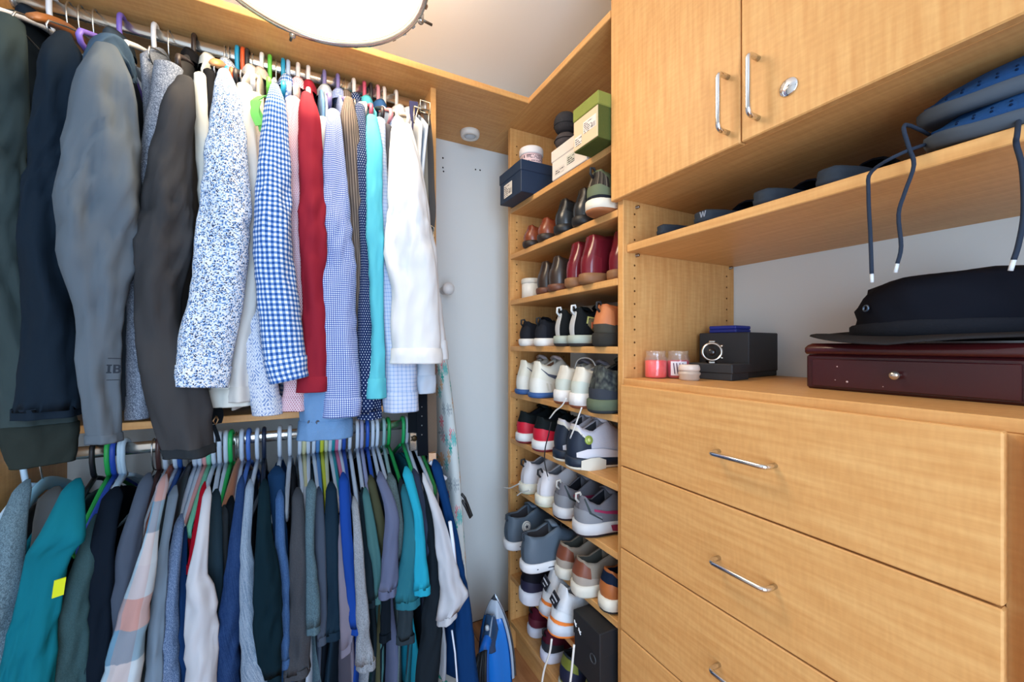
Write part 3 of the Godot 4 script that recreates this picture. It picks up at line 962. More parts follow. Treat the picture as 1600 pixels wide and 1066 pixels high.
func shoe(called: String, label: String, p: Dictionary, at: Vector3, yaw := 0.0, group := "", pitch := 0.0) -> Node3D:
	var o := thing(called, label, p.get("cat", "shoe"), at, group)
	o.rotation = Vector3(0, yaw, pitch)
	var L: float = p.get("L", 0.28)
	var W: float = p.get("W", 0.10)
	var ss := [0.0, 0.006, 0.018, 0.038, 0.06, 0.09, 0.13, 0.17, 0.21, 0.25, 0.29, 0.325, 0.355, 0.385, 0.43, 0.48, 0.54, 0.60, 0.66, 0.72, 0.78, 0.84, 0.89, 0.93, 0.96, 0.98, 1.0]
	var open_to: float = p.get("open", 0.36)
	var outer := []
	var inner := []
	for s in ss:
		var left := PackedVector3Array()
		var right := PackedVector3Array()
		for i in 8:
			left.append(shoe_pt(p, s, i / 7.0, -1))
			right.append(shoe_pt(p, s, i / 7.0, 1))
		var row := PackedVector3Array(left)
		var rim_l := left[7]
		var rim_r := right[7]
		var is_open: bool = s > 0.03 and s < open_to
		var arch: float = 0.010 * smoothstep(0.36, 0.6, s) + 0.002
		if not is_open:
			for i in range(1, 8):
				var t := i / 8.0
				row.append(rim_l.lerp(rim_r, t) + Vector3(0, arch * 4.0 * t * (1 - t), 0))
		else:
			# a padded rim, then the mouth of the shoe
			for i in range(1, 8):
				var t := i / 8.0
				var e := absf(t * 2.0 - 1.0)
				var up := 0.003 * smoothstep(0.6, 0.85, e)
				var deep: float = (rim_l.y - p.get("sole", 0.028) - 0.012) * (1.0 - smoothstep(0.55, 0.80, e))
				row.append(rim_l.lerp(rim_r, t) + Vector3(0, up - deep, 0))
			var r2 := PackedVector3Array()
			for i in range(1, 8):
				var q := row[7 + i]
				r2.append(q + Vector3(0, 0.0012, 0))
			inner.append(r2)
		right.reverse()
		row.append_array(right)
		outer.append(row)
	part(o, "upper", loft(outer, true, true, true, 0.3), p.upper)
	if inner.size() > 1 and p.has("lining"):
		part(o, "lining", loft(inner, false, false, false, 0.2), p.lining)
	# sole
	var lev: Array = p.get("levels", [[0.0, -0.004, "out"], [0.003, 0.0, "out"], [0.009, 0.002, "out"], [0.009, 0.002, "mid"], [0.6, 0.0025, "mid"], [0.92, 0.002, "mid"], [1.0, -0.0005, "mid"]])
	var loops := {"out": [], "mid": []}
	for lv in lev:
		var row := PackedVector3Array()
		for side in [-1, 1]:
			for k in ss.size():
				var s: float = ss[k if side < 0 else ss.size() - 1 - k]
				var top := sole_top(p, s)
				var spring: float = 0.012 * pow(maxf(0, (s - 0.72) / 0.28), 2.0)
				var f: float = lv[0] if lv[2] == "mid" else lv[0] / 0.009 * minf(0.3, 0.009 / p.get("sole", 0.028))
				if lv[0] == 0.009: f = minf(0.35, 0.009 / p.get("sole", 0.028))
				var back := clampf(1.0 - s / 0.1, 0, 1)
				var fr := clampf((s - 0.93) / 0.07, 0, 1)
				var w: float = shoe_w(s) * W * 0.5 * p.get("swell", 1.05) + lv[1] + 0.0015
				row.append(Vector3(s * L - back * (0.006 + lv[1]) + fr * (0.004 + lv[1]), lerpf(spring, top, f), side * w))
		loops[lv[2]].append(row)
	if p.has("outsole"):
		part(o, "outsole", loft(loops.out), p.outsole)
		part(o, "midsole", loft(loops.mid), p.midsole)
	else:
		part(o, "sole", loft(loops.out + loops.mid.slice(1)), p.midsole)
	if p.has("band"):
		patch(o, p, "sole_band", p.band, 0.0, 0.30, 0.0, 0.14, 0.0026)
	if p.has("counter"):
		patch(o, p, "heel_counter", p.counter, 0.0, p.get("counter_s", 0.2), p.get("counter_lo", 0.0), p.get("counter_h", 0.62), 0.0012)
	if p.has("counter2"):
		patch(o, p, "heel_panel", p.counter2, 0.0, 0.11, p.get("counter_h", 0.62), 0.97, 0.0013)
	if p.has("tab"):
		var h := shoe_h(p, 0.0)
		part(o, "pull_tab", tube([Vector3(0.006, h - 0.016, 0), Vector3(-0.004, h - 0.006, 0), Vector3(-0.003, h + 0.008, 0), Vector3(0.008, h + 0.010, 0), Vector3(0.014, h - 0.002, 0)], 0.0035, 6), p.tab)
	if p.get("laces", true):
		# tongue and laces
		var tg := []
		for k in 5:
			var s := lerpf(0.345, 0.47, k / 4.0)
			var row := PackedVector3Array()
			var h: float = shoe_h(p, s) + [0.016, 0.012, 0.010, 0.008, 0.006][k]
			for i in 7:
				var t := i / 6.0 * 2.0 - 1.0
				row.append(Vector3(s * L - (0.01 if k == 0 else 0.0), h - 0.010 * t * t, t * W * 0.24))
			for i in 7:
				var t := 1.0 - i / 6.0 * 2.0
				row.append(Vector3(s * L + 0.004 - (0.01 if k == 0 else 0.0), h - 0.007 - 0.010 * t * t, t * W * 0.22))
			tg.append(row)
		part(o, "tongue", loft(tg), p.get("tongue_mat", p.upper))
		for k in 5:
			var s := 0.42 + 0.055 * k
			var h := shoe_h(p, s) + 0.010 - 0.004 * k / 5.0
			part(o, "lace", tube([Vector3(s * L + 0.006, h - 0.011, -W * 0.24), Vector3(s * L, h + 0.002, 0), Vector3(s * L - 0.006, h - 0.011, W * 0.24)], 0.0025, 6), p.get("lace", p.midsole))
	return o

# a panel lying on the outside of the shoe, round the heel
func patch(o: Node3D, p: Dictionary, called: String, m: Material, s0: float, s1: float, f0: float, f1: float, g: float):
	var rows := []
	for i in 7:
		var f := lerpf(f0, f1, i / 6.0)
		var row := PackedVector3Array()
		var list := []
		for k in 9: list.append(lerpf(s1, s0, pow(k / 8.0, 0.6)))
		for s in list: row.append(shoe_pt(p, s, f * lerpf(1.0, 0.8, clampf(s / maxf(s1, 0.01), 0, 1)), -1, g))
		list.reverse()
		for s in list: row.append(shoe_pt(p, s, f * lerpf(1.0, 0.8, clampf(s / maxf(s1, 0.01), 0, 1)), 1, g))
		rows.append(row)
	part(o, called, loft(rows, false, false, false, 0.2), m)

# a mark on one side: outline in (s, f) pairs, upper edge and lower edge
func mark(o: Node3D, p: Dictionary, called: String, m: Material, up: Array, low: Array, side := 1.0, g := 0.0022):
	var rows := [PackedVector3Array(), PackedVector3Array(), PackedVector3Array()]
	for i in up.size():
		for k in 3:
			var f := k / 2.0
			rows[k].append(shoe_pt(p, lerpf(low[i][0], up[i][0], f), lerpf(low[i][1], up[i][1], f), side, g))
	part(o, called, loft(rows, false, false, false, 0.1), m)

func disc_mark(o: Node3D, p: Dictionary, called: String, m: Material, s: float, f: float, r: float, side := 1.0, g := 0.003) -> MeshInstance3D:
	var c := shoe_pt(p, s, f, side, g)
	var dx := (shoe_pt(p, s + 0.03, f, side, g) - shoe_pt(p, s - 0.03, f, side, g)).normalized()
	var dy := (shoe_pt(p, s, minf(1, f + 0.1), side, g) - shoe_pt(p, s, f - 0.1, side, g)).normalized()
	var dn := dx.cross(dy).normalized() * side
	var d := part(o, called, lathe([[r * 0.9, 0.0012], [r, 0.0], [r, -0.004]], 20), m, c)
	d.basis = Basis(dx, dn, dx.cross(dn))
	return d

func lace_tube(o: Node3D, pts: Array, m: Material, r := 0.0022):
	var q := []
	var inv := o.transform.affine_inverse()
	for p in pts: q.append(inv * (p as Vector3))
	var l := part(o, "loose_lace", tube(smooth_path(q, 4), r, 6), m)
	var n := q.size()
	part(l, "lace_tip", tube([q[n - 1], q[n - 1] + (q[n - 1] - q[n - 2]).normalized() * 0.012], r * 0.9, 6), cm(rgb(206, 210, 214), 0.3))

func build_shoes():
	var Y := []
	for k in 10: Y.append(1.641 - 0.172 * k + 0.0187)
	var white := cm(rgb(232, 230, 224), 0.6)
	var cream := cm(rgb(226, 218, 200), 0.65)
	var black := cm(rgb(20, 22, 26), 0.6)
	var dark := cm(rgb(34, 36, 42), 0.8)
	var navy := cm(rgb(22, 34, 54), 0.7)
	var grey := cm(rgb(112, 120, 130), 0.75)
	var gum := cm(rgb(150, 92, 52), 0.6)
	var linin := cm(rgb(58, 56, 60), 0.9)
	# second shelf from the top
	var brown := {"upper": cm(rgb(116, 52, 32), 0.28), "midsole": cm(rgb(46, 34, 28), 0.5), "lining": cm(rgb(90, 66, 50)), "heel": 0.078, "sole": 0.022, "counter": cm(rgb(128, 66, 42), 0.25), "counter_s": 0.12, "counter_h": 0.7, "lace": dark, "W": 0.088}
	shoe("dress_shoe", "polished brown dress shoe next to the side panel", brown, Vector3(0.705, Y[1], -1.2518))
	shoe("dress_shoe", "polished brown dress shoe next to the black ankle boots", brown, Vector3(0.705, Y[1], -1.1536))
	var bl := {"upper": cm(rgb(30, 32, 34), 0.22), "midsole": cm(rgb(24, 24, 26), 0.5), "lining": dark, "heel": 0.108, "tongue": 0.118, "sole": 0.026, "counter": cm(rgb(44, 46, 48), 0.25), "counter_h": 0.55, "W": 0.092, "lean": 0.014}
	shoe("ankle_boot", "glossy black ankle boot beside the brown dress shoes", bl, Vector3(0.705, Y[1], -1.0526))
	shoe("ankle_boot", "glossy black ankle boot beside the olive canvas sneaker", bl, Vector3(0.705, Y[1], -0.9580))
	var ol := {"upper": cm(rgb(92, 98, 72), 0.85, 0.0, "weave"), "midsole": cream, "outsole": gum, "lining": linin, "heel": 0.112, "tongue": 0.12, "sole": 0.034, "counter": cm(rgb(104, 112, 88), 0.85), "counter_h": 0.5, "counter2": fabric("stripes", Vector2(8, 3), rgb(190, 190, 180)), "tab": black, "band": dark, "W": 0.098}
	shoe("canvas_sneaker", "olive canvas sneaker with ribbed collar and cream sole", ol, Vector3(0.672, Y[1], -0.8489), 0.03)
	# third shelf
	var bb := {"upper": cm(rgb(48, 38, 34), 0.3), "midsole": cm(rgb(104, 62, 44), 0.5), "lining": linin, "heel": 0.112, "tongue": 0.118, "sole": 0.022, "counter": cm(rgb(58, 46, 40), 0.3), "counter_h": 0.6, "W": 0.094, "open": 0.4, "lean": 0.012}
	shoe("chukka_boot", "black-brown leather boot with brown welt next to the white jar", bb, Vector3(0.715, Y[2], -1.176))
	shoe("chukka_boot", "black-brown leather boot with brown welt next to the burgundy boots", bb, Vector3(0.705, Y[2], -1.090), -0.06)
	var bu := {"upper": cm(rgb(104, 26, 36), 0.2), "midsole": cm(rgb(134, 92, 58), 0.6), "lining": cm(rgb(90, 40, 40)), "heel": 0.135, "tongue": 0.14, "dip": 0.132, "sole": 0.028, "counter": cm(rgb(112, 30, 40), 0.18), "counter_h": 0.5, "counter_s": 0.14, "W": 0.084, "open": 0.4, "lean": 0.02, "narrow": 0.78, "laces": false}
	shoe("chelsea_boot", "shiny burgundy leather boot, first of three, beside the black-brown boots", bu, Vector3(0.705, Y[2], -0.995))
	shoe("chelsea_boot", "shiny burgundy leather boot, middle one of three", bu, Vector3(0.695, Y[2], -0.913))
	shoe("chelsea_boot", "shiny burgundy leather boot cut off by the dresser panel", bu, Vector3(0.728, Y[2], -0.834))
	# fourth shelf
	var kn := {"upper": cm(rgb(30, 32, 38), 0.9, 0.0, "weave"), "midsole": white, "lining": dark, "heel": 0.088, "sole": 0.026, "tab": black, "counter": cm(rgb(40, 42, 48), 0.85), "counter_s": 0.06, "counter_h": 0.8, "lace": black, "W": 0.096}
	shoe("knit_sneaker", "black knit sneaker with a white sole next to the side panel", kn, Vector3(0.705, Y[3], -1.2798))
	shoe("knit_sneaker", "black knit sneaker with a white sole next to the hiking shoes", kn, Vector3(0.70, Y[3], -1.1656))
	var hk := {"upper": cm(rgb(24, 27, 29), 0.8, 0.0, "weave"), "midsole": cm(rgb(172, 180, 168), 0.7), "outsole": cm(rgb(56, 52, 52), 0.7), "lining": dark, "heel": 0.112, "tongue": 0.112, "dip": 0.085, "sole": 0.032, "tab": cm(rgb(220, 220, 216), 0.7), "counter": cm(rgb(190, 190, 188), 0.5), "counter_s": 0.003, "counter_h": 0.9, "lace": black, "W": 0.098}
	for q in [[-1.0451, 0.70, "black hiking shoe with grey sole beside the black knit sneakers"], [-0.9665, 0.697, "black hiking shoe with orange lettering on a tan side panel"]]:
		var o := shoe("hiking_shoe", q[2], hk, Vector3(q[1], Y[3], q[0]))
		mark(o, hk, "side_panel", cm(rgb(126, 120, 92), 0.8), [[0.10, 0.55], [0.14, 0.80], [0.24, 0.82], [0.36, 0.66]], [[0.10, 0.45], [0.16, 0.22], [0.26, 0.18], [0.36, 0.2]])
		mark(o, hk, "piping", cm(rgb(196, 196, 120), 0.7), [[0.085, 0.5], [0.11, 0.82], [0.2, 0.95], [0.3, 0.88]], [[0.10, 0.5], [0.125, 0.78], [0.2, 0.90], [0.3, 0.83]], 1.0, 0.0028)
		if q[0] > -0.9853:
			var t := part(o, "lettering", text_mesh("ARCS", 0.03, 0.0015), cm(rgb(206, 112, 74), 0.6), shoe_pt(hk, 0.24, 0.48, 1, 0.004), Vector3(0, 0.08, 0))
			t.basis = Basis.from_euler(Vector3(-0.35, 0.08, -0.02)).scaled(Vector3.ONE * 0.9)
	var tb := {"upper": cm(rgb(176, 98, 54), 0.6), "midsole": cm(rgb(52, 50, 46), 0.7), "lining": dark, "heel": 0.112, "tongue": 0.118, "dip": 0.104, "sole": 0.036, "counter": cm(rgb(70, 66, 58), 0.7), "counter_h": 0.35, "counter2": cm(rgb(190, 112, 64), 0.55), "tab": black, "W": 0.094, "lace": black}
	shoe("work_boot", "orange-tan boot with dark rubber sole beside the hiking shoes", tb, Vector3(0.70, Y[3], -0.8586))
	# fifth shelf
	var ws := {"upper": cm(rgb(236, 234, 220), 0.7), "midsole": cm(rgb(52, 92, 150), 0.6), "lining": cm(rgb(150, 106, 80)), "heel": 0.122, "tongue": 0.128, "dip": 0.104, "sole": 0.018, "counter": cm(rgb(240, 238, 228), 0.6), "counter_h": 0.5, "lace": cm(rgb(206, 200, 200), 0.8), "tongue_mat": cm(rgb(206, 196, 200), 0.8), "W": 0.102, "lean": 0.016}
	for q in [[-1.2993, 0.70, "white high sneaker with a blue sole next to the side panel"], [-1.1905, 0.692, "white high sneaker with a blue sole and dark swoosh, beside the off-white pair"]]:
		var o := shoe("high_sneaker", q[2], ws, Vector3(q[1], Y[4], q[0]))
		mark(o, ws, "swoosh", cm(rgb(84, 92, 112), 0.6), [[0.06, 0.80], [0.16, 0.70], [0.28, 0.58], [0.40, 0.50]], [[0.06, 0.78], [0.16, 0.62], [0.28, 0.44], [0.42, 0.46]])
		for k in 5:
			mark(o, ws, "ridge", cm(rgb(222, 220, 206), 0.7), [[0.12 + 0.05 * k, 0.36], [0.145 + 0.05 * k, 0.36]], [[0.14 + 0.05 * k, 0.1], [0.165 + 0.05 * k, 0.1]])
	var og := {"upper": cm(rgb(224, 218, 204), 0.7), "midsole": cm(rgb(238, 234, 230), 0.6), "outsole": cm(rgb(128, 68, 40), 0.6), "lining": cm(rgb(150, 146, 146)), "heel": 0.115, "tongue": 0.12, "sole": 0.042, "counter": cm(rgb(204, 210, 200), 0.7), "counter_h": 0.5, "tongue_mat": cm(rgb(128, 126, 136), 0.8), "lace": cm(rgb(226, 220, 208), 0.8), "W": 0.096, "lean": 0.016}
	var a := shoe("court_sneaker", "off-white sneaker with a gum sole beside the blue-soled pair", og, Vector3(0.69, Y[4], -1.0302))
	lace_tube(a, [Vector3(0.6720, 0.9980, -0.9614), Vector3(0.6720, 0.9734, -0.9836), Vector3(0.6720, 0.9540, -1.0168), Vector3(0.6720, 0.9333, -1.0410)], white)
	a = shoe("court_sneaker", "off-white sneaker with a gum sole beside the camouflage pair", og, Vector3(0.683, Y[4], -0.9400))
	lace_tube(a, [Vector3(0.6650, 0.9823, -0.8811), Vector3(0.6650, 0.9620, -0.8923), Vector3(0.6650, 0.9300, -0.9094), Vector3(0.6650, 0.9006, -0.9271)], white)
	lace_tube(a, [Vector3(0.7600, 1.0747, -1.0427), Vector3(0.7600, 1.1010, -1.0262), Vector3(0.7600, 1.1099, -0.9883), Vector3(0.7600, 1.1015, -0.9552), Vector3(0.7600, 1.0800, -0.9378)], white)
	var ca := {"upper": fabric("camo", Vector2(6, 8)), "midsole": cm(rgb(94, 104, 84), 0.7), "outsole": cm(rgb(50, 54, 56), 0.7), "lining": dark, "heel": 0.122, "tongue": 0.132, "dip": 0.108, "sole": 0.036, "W": 0.104, "lace": cm(rgb(126, 126, 124), 0.8), "counter": cm(rgb(58, 62, 70), 0.7), "counter_h": 0.36, "lean": 0.016}
	shoe("trail_shoe", "dark camouflage shoe with a green sole band beside the off-white pair", ca, Vector3(0.678, Y[4], -0.8522), -0.05)
	# sixth shelf
	var rd := {"upper": cm(rgb(26, 32, 34), 0.7), "midsole": cm(rgb(236, 236, 234), 0.5), "outsole": cm(rgb(120, 30, 40), 0.5), "lining": dark, "heel": 0.112, "tongue": 0.12, "sole": 0.036, "counter": cm(rgb(206, 24, 52), 0.55), "counter_h": 0.56, "counter_s": 0.26, "W": 0.1, "lace": black}
	shoe("red_sneaker", "black and red sneaker with white midsole next to the side panel", rd, Vector3(0.698, Y[5], -1.2904))
	a = shoe("red_sneaker", "black and red sneaker with white midsole and a trailing black lace", rd, Vector3(0.692, Y[5], -1.1645))
	lace_tube(a, [Vector3(0.6680, 0.9175, -1.0348), Vector3(0.6680, 0.8766, -1.0489), Vector3(0.6680, 0.8341, -1.0670), Vector3(0.6680, 0.7903, -1.0707), Vector3(0.6680, 0.7505, -1.0525)], black, 0.0018)
	var bk := {"upper": cm(rgb(206, 204, 214), 0.6, 0.0, "weave"), "midsole": cm(rgb(24, 38, 56), 0.5), "outsole": cm(rgb(226, 218, 200), 0.6), "lining": cm(rgb(70, 72, 78)), "heel": 0.124, "tongue": 0.13, "dip": 0.104, "sole": 0.034, "counter": cm(rgb(22, 36, 56), 0.6), "counter_h": 0.86, "counter_s": 0.17, "counter2": cm(rgb(220, 216, 206), 0.6), "W": 0.106, "lace": white}
	for q in [[-1.0440, 0.695, "white and navy basketball shoe squeezed behind the one with the green emblem"], [-0.9588, 0.682, "white and navy basketball shoe with a round green emblem"]]:
		var o := shoe("basketball_shoe", q[2], bk, Vector3(q[1], Y[5], q[0]), -0.10)
		mark(o, bk, "side_swell", cm(rgb(224, 220, 226), 0.6), [[0.03, 0.20], [0.12, 0.34], [0.3, 0.3], [0.55, 0.22]], [[0.03, 0.06], [0.12, 0.02], [0.3, 0.02], [0.55, 0.02]], 1.0, 0.004)
		if q[0] > -0.9871:
			var d := disc_mark(o, bk, "emblem", cm(rgb(150, 170, 70), 0.35), 0.145, 0.66, 0.0125)
			part(d, "emblem_dot", lathe([[0.0, 0.003], [0.003, 0.0028], [0.006, 0.001]], 12), cm(rgb(206, 214, 130), 0.3), Vector3(0, 0.001, 0))
		mark(o, bk, "white_pod", cream, [[0.06, -0.02], [0.14, 0.05], [0.24, 0.05], [0.32, -0.04]], [[0.06, -0.30], [0.14, -0.40], [0.24, -0.40], [0.32, -0.30]], 1.0, 0.0105)
	# seventh shelf
	var wb := {"upper": cm(rgb(226, 222, 226), 0.6), "midsole": cm(rgb(236, 232, 214), 0.6), "outsole": cm(rgb(196, 196, 170), 0.6), "lining": cm(rgb(120, 122, 130)), "heel": 0.112, "tongue": 0.122, "sole": 0.036, "tab": black, "W": 0.096, "lace": cm(rgb(198, 194, 190), 0.8), "tongue_mat": grey, "lean": 0.018}
	a = shoe("white_sneaker", "white sneaker with black heel pull next to the side panel", wb, Vector3(0.698, Y[6], -1.2668))
	lace_tube(a, [Vector3(0.6800, 0.6662, -1.2572), Vector3(0.6800, 0.6456, -1.2954), Vector3(0.6800, 0.6280, -1.3303), Vector3(0.6800, 0.6175, -1.3721)], white)
	a = shoe("white_sneaker", "white sneaker with black heel pull beside the grey running shoes", wb, Vector3(0.69, Y[6], -1.1410))
	lace_tube(a, [Vector3(0.6720, 0.6733, -1.1676), Vector3(0.6720, 0.6610, -1.1932), Vector3(0.6720, 0.6455, -1.2286), Vector3(0.6720, 0.6330, -1.2470)], white)
	var rn := {"upper": cm(rgb(112, 112, 120), 0.8, 0.0, "weave"), "midsole": cm(rgb(204, 204, 206), 0.6), "outsole": cm(rgb(48, 40, 42), 0.7), "lining": dark, "heel": 0.108, "tongue": 0.11, "dip": 0.08, "sole": 0.038, "counter": cm(rgb(130, 132, 138), 0.6), "counter_h": 0.55, "tab": cm(rgb(196, 190, 182), 0.7), "W": 0.106, "lace": grey}
	for q in [[-1.0330, 0.69, 0.0, "grey running shoe with pink stripes beside the white pair"], [-0.9220, 0.68, -0.12, "grey running shoe with pink stripes and its side showing"]]:
		var o := shoe("running_shoe", q[3], rn, Vector3(q[1], Y[6], q[0]), q[2])
		mark(o, rn, "pink_stripe", cm(rgb(156, 40, 84), 0.6), [[0.12, 0.72], [0.25, 0.60], [0.42, 0.46]], [[0.12, 0.62], [0.25, 0.48], [0.42, 0.30]])
		mark(o, rn, "dark_piping", cm(rgb(32, 44, 46), 0.6), [[0.03, 0.95], [0.09, 0.55], [0.2, 0.30]], [[0.02, 0.92], [0.07, 0.48], [0.2, 0.22]], 1.0, 0.003)
		mark(o, rn, "pink_pod", cm(rgb(140, 36, 72), 0.6), [[0.28, -0.05], [0.4, -0.02]], [[0.3, -0.3], [0.4, -0.3]], 1.0, 0.0098)
	# eighth shelf
	var hi := {"upper": cm(rgb(84, 98, 112), 0.55), "midsole": cm(rgb(226, 226, 228), 0.6), "lining": cm(rgb(60, 58, 62)), "heel": 0.112, "tongue": 0.128, "dip": 0.106, "sole": 0.030, "tab": cm(rgb(60, 66, 74), 0.7), "W": 0.10, "lace": cm(rgb(70, 72, 78), 0.8), "lean": 0.004, "narrow": 0.82, "swell": 1.02}
	for q in [[-1.2468, 0.628, 0.10, "grey high-top with a round white star patch, overhanging the shelf edge"], [-1.1026, 0.612, -0.03, "grey high-top overhanging the shelf edge, its dark inside showing"]]:
		var o := shoe("high_top_shoe", q[3], hi, Vector3(q[1], Y[7], q[0]), q[2])
		if q[0] < -1.1268:
			var d := disc_mark(o, hi, "patch", white, 0.20, 0.62, 0.0175)
			var star := []
			for k in 5:
				var t := TAU * k / 5.0
				star.append(tube([Vector3.ZERO, Vector3(sin(t), 0, -cos(t)) * 0.0075], [0.0026, 0.0006], 6))
			part(d, "star", joined(star), cm(rgb(34, 40, 60), 0.6), Vector3(0, 0.001, 0))
			part(d, "ring", tube(ring(0.0145,0.0006), 0.0007, 5), cm(rgb(60, 66, 86), 0.6), Vector3(0, 0.001, 0))
		mark(o, hi, "sole_line", cm(rgb(70, 76, 90), 0.6), [[0.0, -0.12], [0.1, -0.12], [0.3, -0.12], [0.5, -0.12]], [[0.0, -0.16], [0.1, -0.16], [0.3, -0.16], [0.5, -0.16]], 1.0, 0.0052)
	var tn := {"upper": cm(rgb(146, 134, 120), 0.8, 0.0, "weave"), "midsole": cm(rgb(218, 212, 198), 0.6), "lining": cm(rgb(80, 80, 74)), "heel": 0.100, "tongue": 0.106, "sole": 0.034, "counter": cm(rgb(166, 154, 142), 0.8), "counter_h": 0.42, "counter2": cm(rgb(122, 66, 44), 0.5), "W": 0.096, "lace": cm(rgb(96, 98, 96), 0.8), "laces": true}
	shoe("casual_shoe", "taupe canvas shoe with a brown leather heel beside the grey high-tops", tn, Vector3(0.69, Y[7], -1.0234))
	shoe("casual_shoe", "taupe canvas shoe with a brown leather heel, wider showing side", tn, Vector3(0.682, Y[7], -0.9327), -0.08)
	var orr := {"upper": cm(rgb(160, 92, 46), 0.55), "midsole": cream, "outsole": cm(rgb(48, 46, 46), 0.7), "lining": navy, "heel": 0.106, "tongue": 0.11, "sole": 0.038, "counter": cm(rgb(172, 98, 48), 0.5), "counter_h": 0.6, "counter2": navy, "W": 0.09, "lace": navy}
	shoe("leather_sneaker", "orange-brown leather sneaker with cream and black sole beside the taupe shoes", orr, Vector3(0.706, Y[7], -0.842), 0.0)
	# ninth shelf
	var nv := {"upper": cm(rgb(26, 26, 34), 0.7), "midsole": cm(rgb(228, 228, 236), 0.6), "lining": dark, "heel": 0.118, "tongue": 0.12, "sole": 0.044, "counter": cm(rgb(34, 32, 60), 0.6), "counter_h": 0.5, "counter_s": 0.3, "tab": black, "W": 0.104, "lace": navy, "swell": 1.12}
	shoe("chunky_sneaker", "black and navy sneaker with a thick white sole next to the side panel", nv, Vector3(0.668, Y[8], -1.2079), 0.0)
	var wo := {"upper": cm(rgb(214, 216, 220), 0.65, 0.0, "weave"), "midsole": cm(rgb(206, 212, 222), 0.5), "outsole": cm(rgb(240, 130, 48), 0.55), "lining": cm(rgb(120, 124, 132)), "heel": 0.132, "tongue": 0.138, "dip": 0.108, "sole": 0.036, "counter": cm(rgb(222, 226, 230), 0.6), "counter_h": 0.4, "W": 0.094, "lace": white, "tongue_mat": grey, "lean": 0.02, "band": cm(rgb(240, 130, 48), 0.55)}
	for q in [[-1.0628, 0.655, "white mesh sneaker with orange sole and black heel tag, behind its mate"], [-0.9825, 0.635, "white mesh sneaker with orange sole and black heel tag, in front of the black box"]]:
		var o := shoe("mesh_sneaker", q[2], wo, Vector3(q[1], Y[8] + 0.047, q[0]), 0.0, "", -0.16)
		var tg := part(o, "heel_tag", rbox(Vector3(0.004, 0.034, 0.034), 0.0015), cm(rgb(20, 24, 36), 0.6), Vector3(-0.007, 0.098, 0.004), Vector3(0.35, 0, -0.12))
		part(tg, "lettering", text_mesh("LEMMEN", 0.0065, 0.001), cm(rgb(220, 222, 228), 0.6), Vector3(-0.0022, 0.005, 0), Vector3(0, -PI / 2, 0))
		part(tg, "lettering", text_mesh("run fit", 0.004, 0.001), cm(rgb(220, 222, 228), 0.6), Vector3(-0.0022, -0.007, 0), Vector3(0, -PI / 2, 0))
		if q[0] > -1.0197:
			lace_tube(o, [Vector3(0.6200, 0.3367, -0.9572), Vector3(0.6200, 0.2931, -0.9669), Vector3(0.6200, 0.2318, -0.9937), Vector3(0.6200, 0.1819, -1.0075), Vector3(0.6200, 0.1444, -1.0110)], white, 0.003)
			lace_tube(o, [Vector3(0.6150, 0.3941, -0.8464), Vector3(0.6150, 0.3550, -0.8519), Vector3(0.6150, 0.3189, -0.8574), Vector3(0.6150, 0.2721, -0.8657)], white, 0.003)
	# bottom shelf
	var mr := {"upper": cm(rgb(92, 28, 44), 0.7), "midsole": cm(rgb(220, 220, 232), 0.6), "lining": dark, "heel": 0.10, "tongue": 0.105, "sole": 0.036, "counter": cm(rgb(104, 32, 50), 0.6), "counter_h": 0.5, "tab": black, "W": 0.09}
	shoe("maroon_sneaker", "maroon sneaker with white sole on the bottom shelf next to the side panel", mr, Vector3(0.735, Y[9], -1.2725))
	mr = mr.duplicate()
	mr.counter = cm(rgb(36, 40, 46), 0.6)
	mr.upper = cm(rgb(84, 30, 44), 0.7)
	shoe("maroon_sneaker", "maroon sneaker with dark heel panel on the bottom shelf", mr, Vector3(0.715, Y[9], -1.1499))
	var no := {"upper": cm(rgb(26, 38, 46), 0.65), "midsole": cm(rgb(186, 186, 176), 0.6), "lining": dark, "heel": 0.112, "tongue": 0.116, "sole": 0.03, "counter": cm(rgb(22, 30, 58), 0.6), "counter_h": 0.62, "counter2": cm(rgb(120, 126, 44), 0.6), "band": cm(rgb(134, 136, 40), 0.6), "W": 0.104, "lace": black}
	shoe("navy_sneaker", "navy sneaker with olive heel stripes on the bottom shelf", no, Vector3(0.70, Y[9], -1.0179))
	shoe("navy_sneaker", "navy sneaker with olive heel stripes below the black shoe box", no, Vector3(0.70, Y[9], -0.905))

# ------------------------------------------------------------------ boxes on the top of the shoe shelves, and others
func shoe_box(called: String, label: String, at: Vector3, size: Vector3, lid_h: float, base: Material, lid: Material, yaw := 0.0) -> Node3D:
	# at: middle of the bottom
	var o := thing(called, label, "box", at)
	o.rotation.y = yaw
	part(o, "box_base", rbox(Vector3(size.x - 0.005, size.y - 0.002, size.z - 0.005), 0.0015), base, Vector3(0, size.y / 2 - 0.001, 0))
	part(o, "lid", rbox(Vector3(size.x, lid_h, size.z), 0.002), lid, Vector3(0, size.y - lid_h / 2, 0))
	return o

func sticker(o: Node3D, called: String, size: Vector2, at: Vector3, m: Material):
	# a label on the side that faces -x
	var st := SurfaceTool.new()
	st.begin(Mesh.PRIMITIVE_TRIANGLES)
	var c := [Vector3(0, size.y / 2, -size.x / 2), Vector3(0, size.y / 2, size.x / 2), Vector3(0, -size.y / 2, size.x / 2), Vector3(0, -size.y / 2, -size.x / 2)]
	var u := [Vector2(0, 0), Vector2(1, 0), Vector2(1, 1), Vector2(0, 1)]
	for k in [0, 1, 2, 0, 2, 3]:
		st.set_uv(u[k])
		st.add_vertex(c[k] + Vector3(-0.0004, 0, 0))
	for k in [0, 2, 1, 0, 3, 2]:
		st.set_uv(u[k])
		st.add_vertex(c[k])
	st.generate_normals()
	part(o, called, st.commit(), m, at)

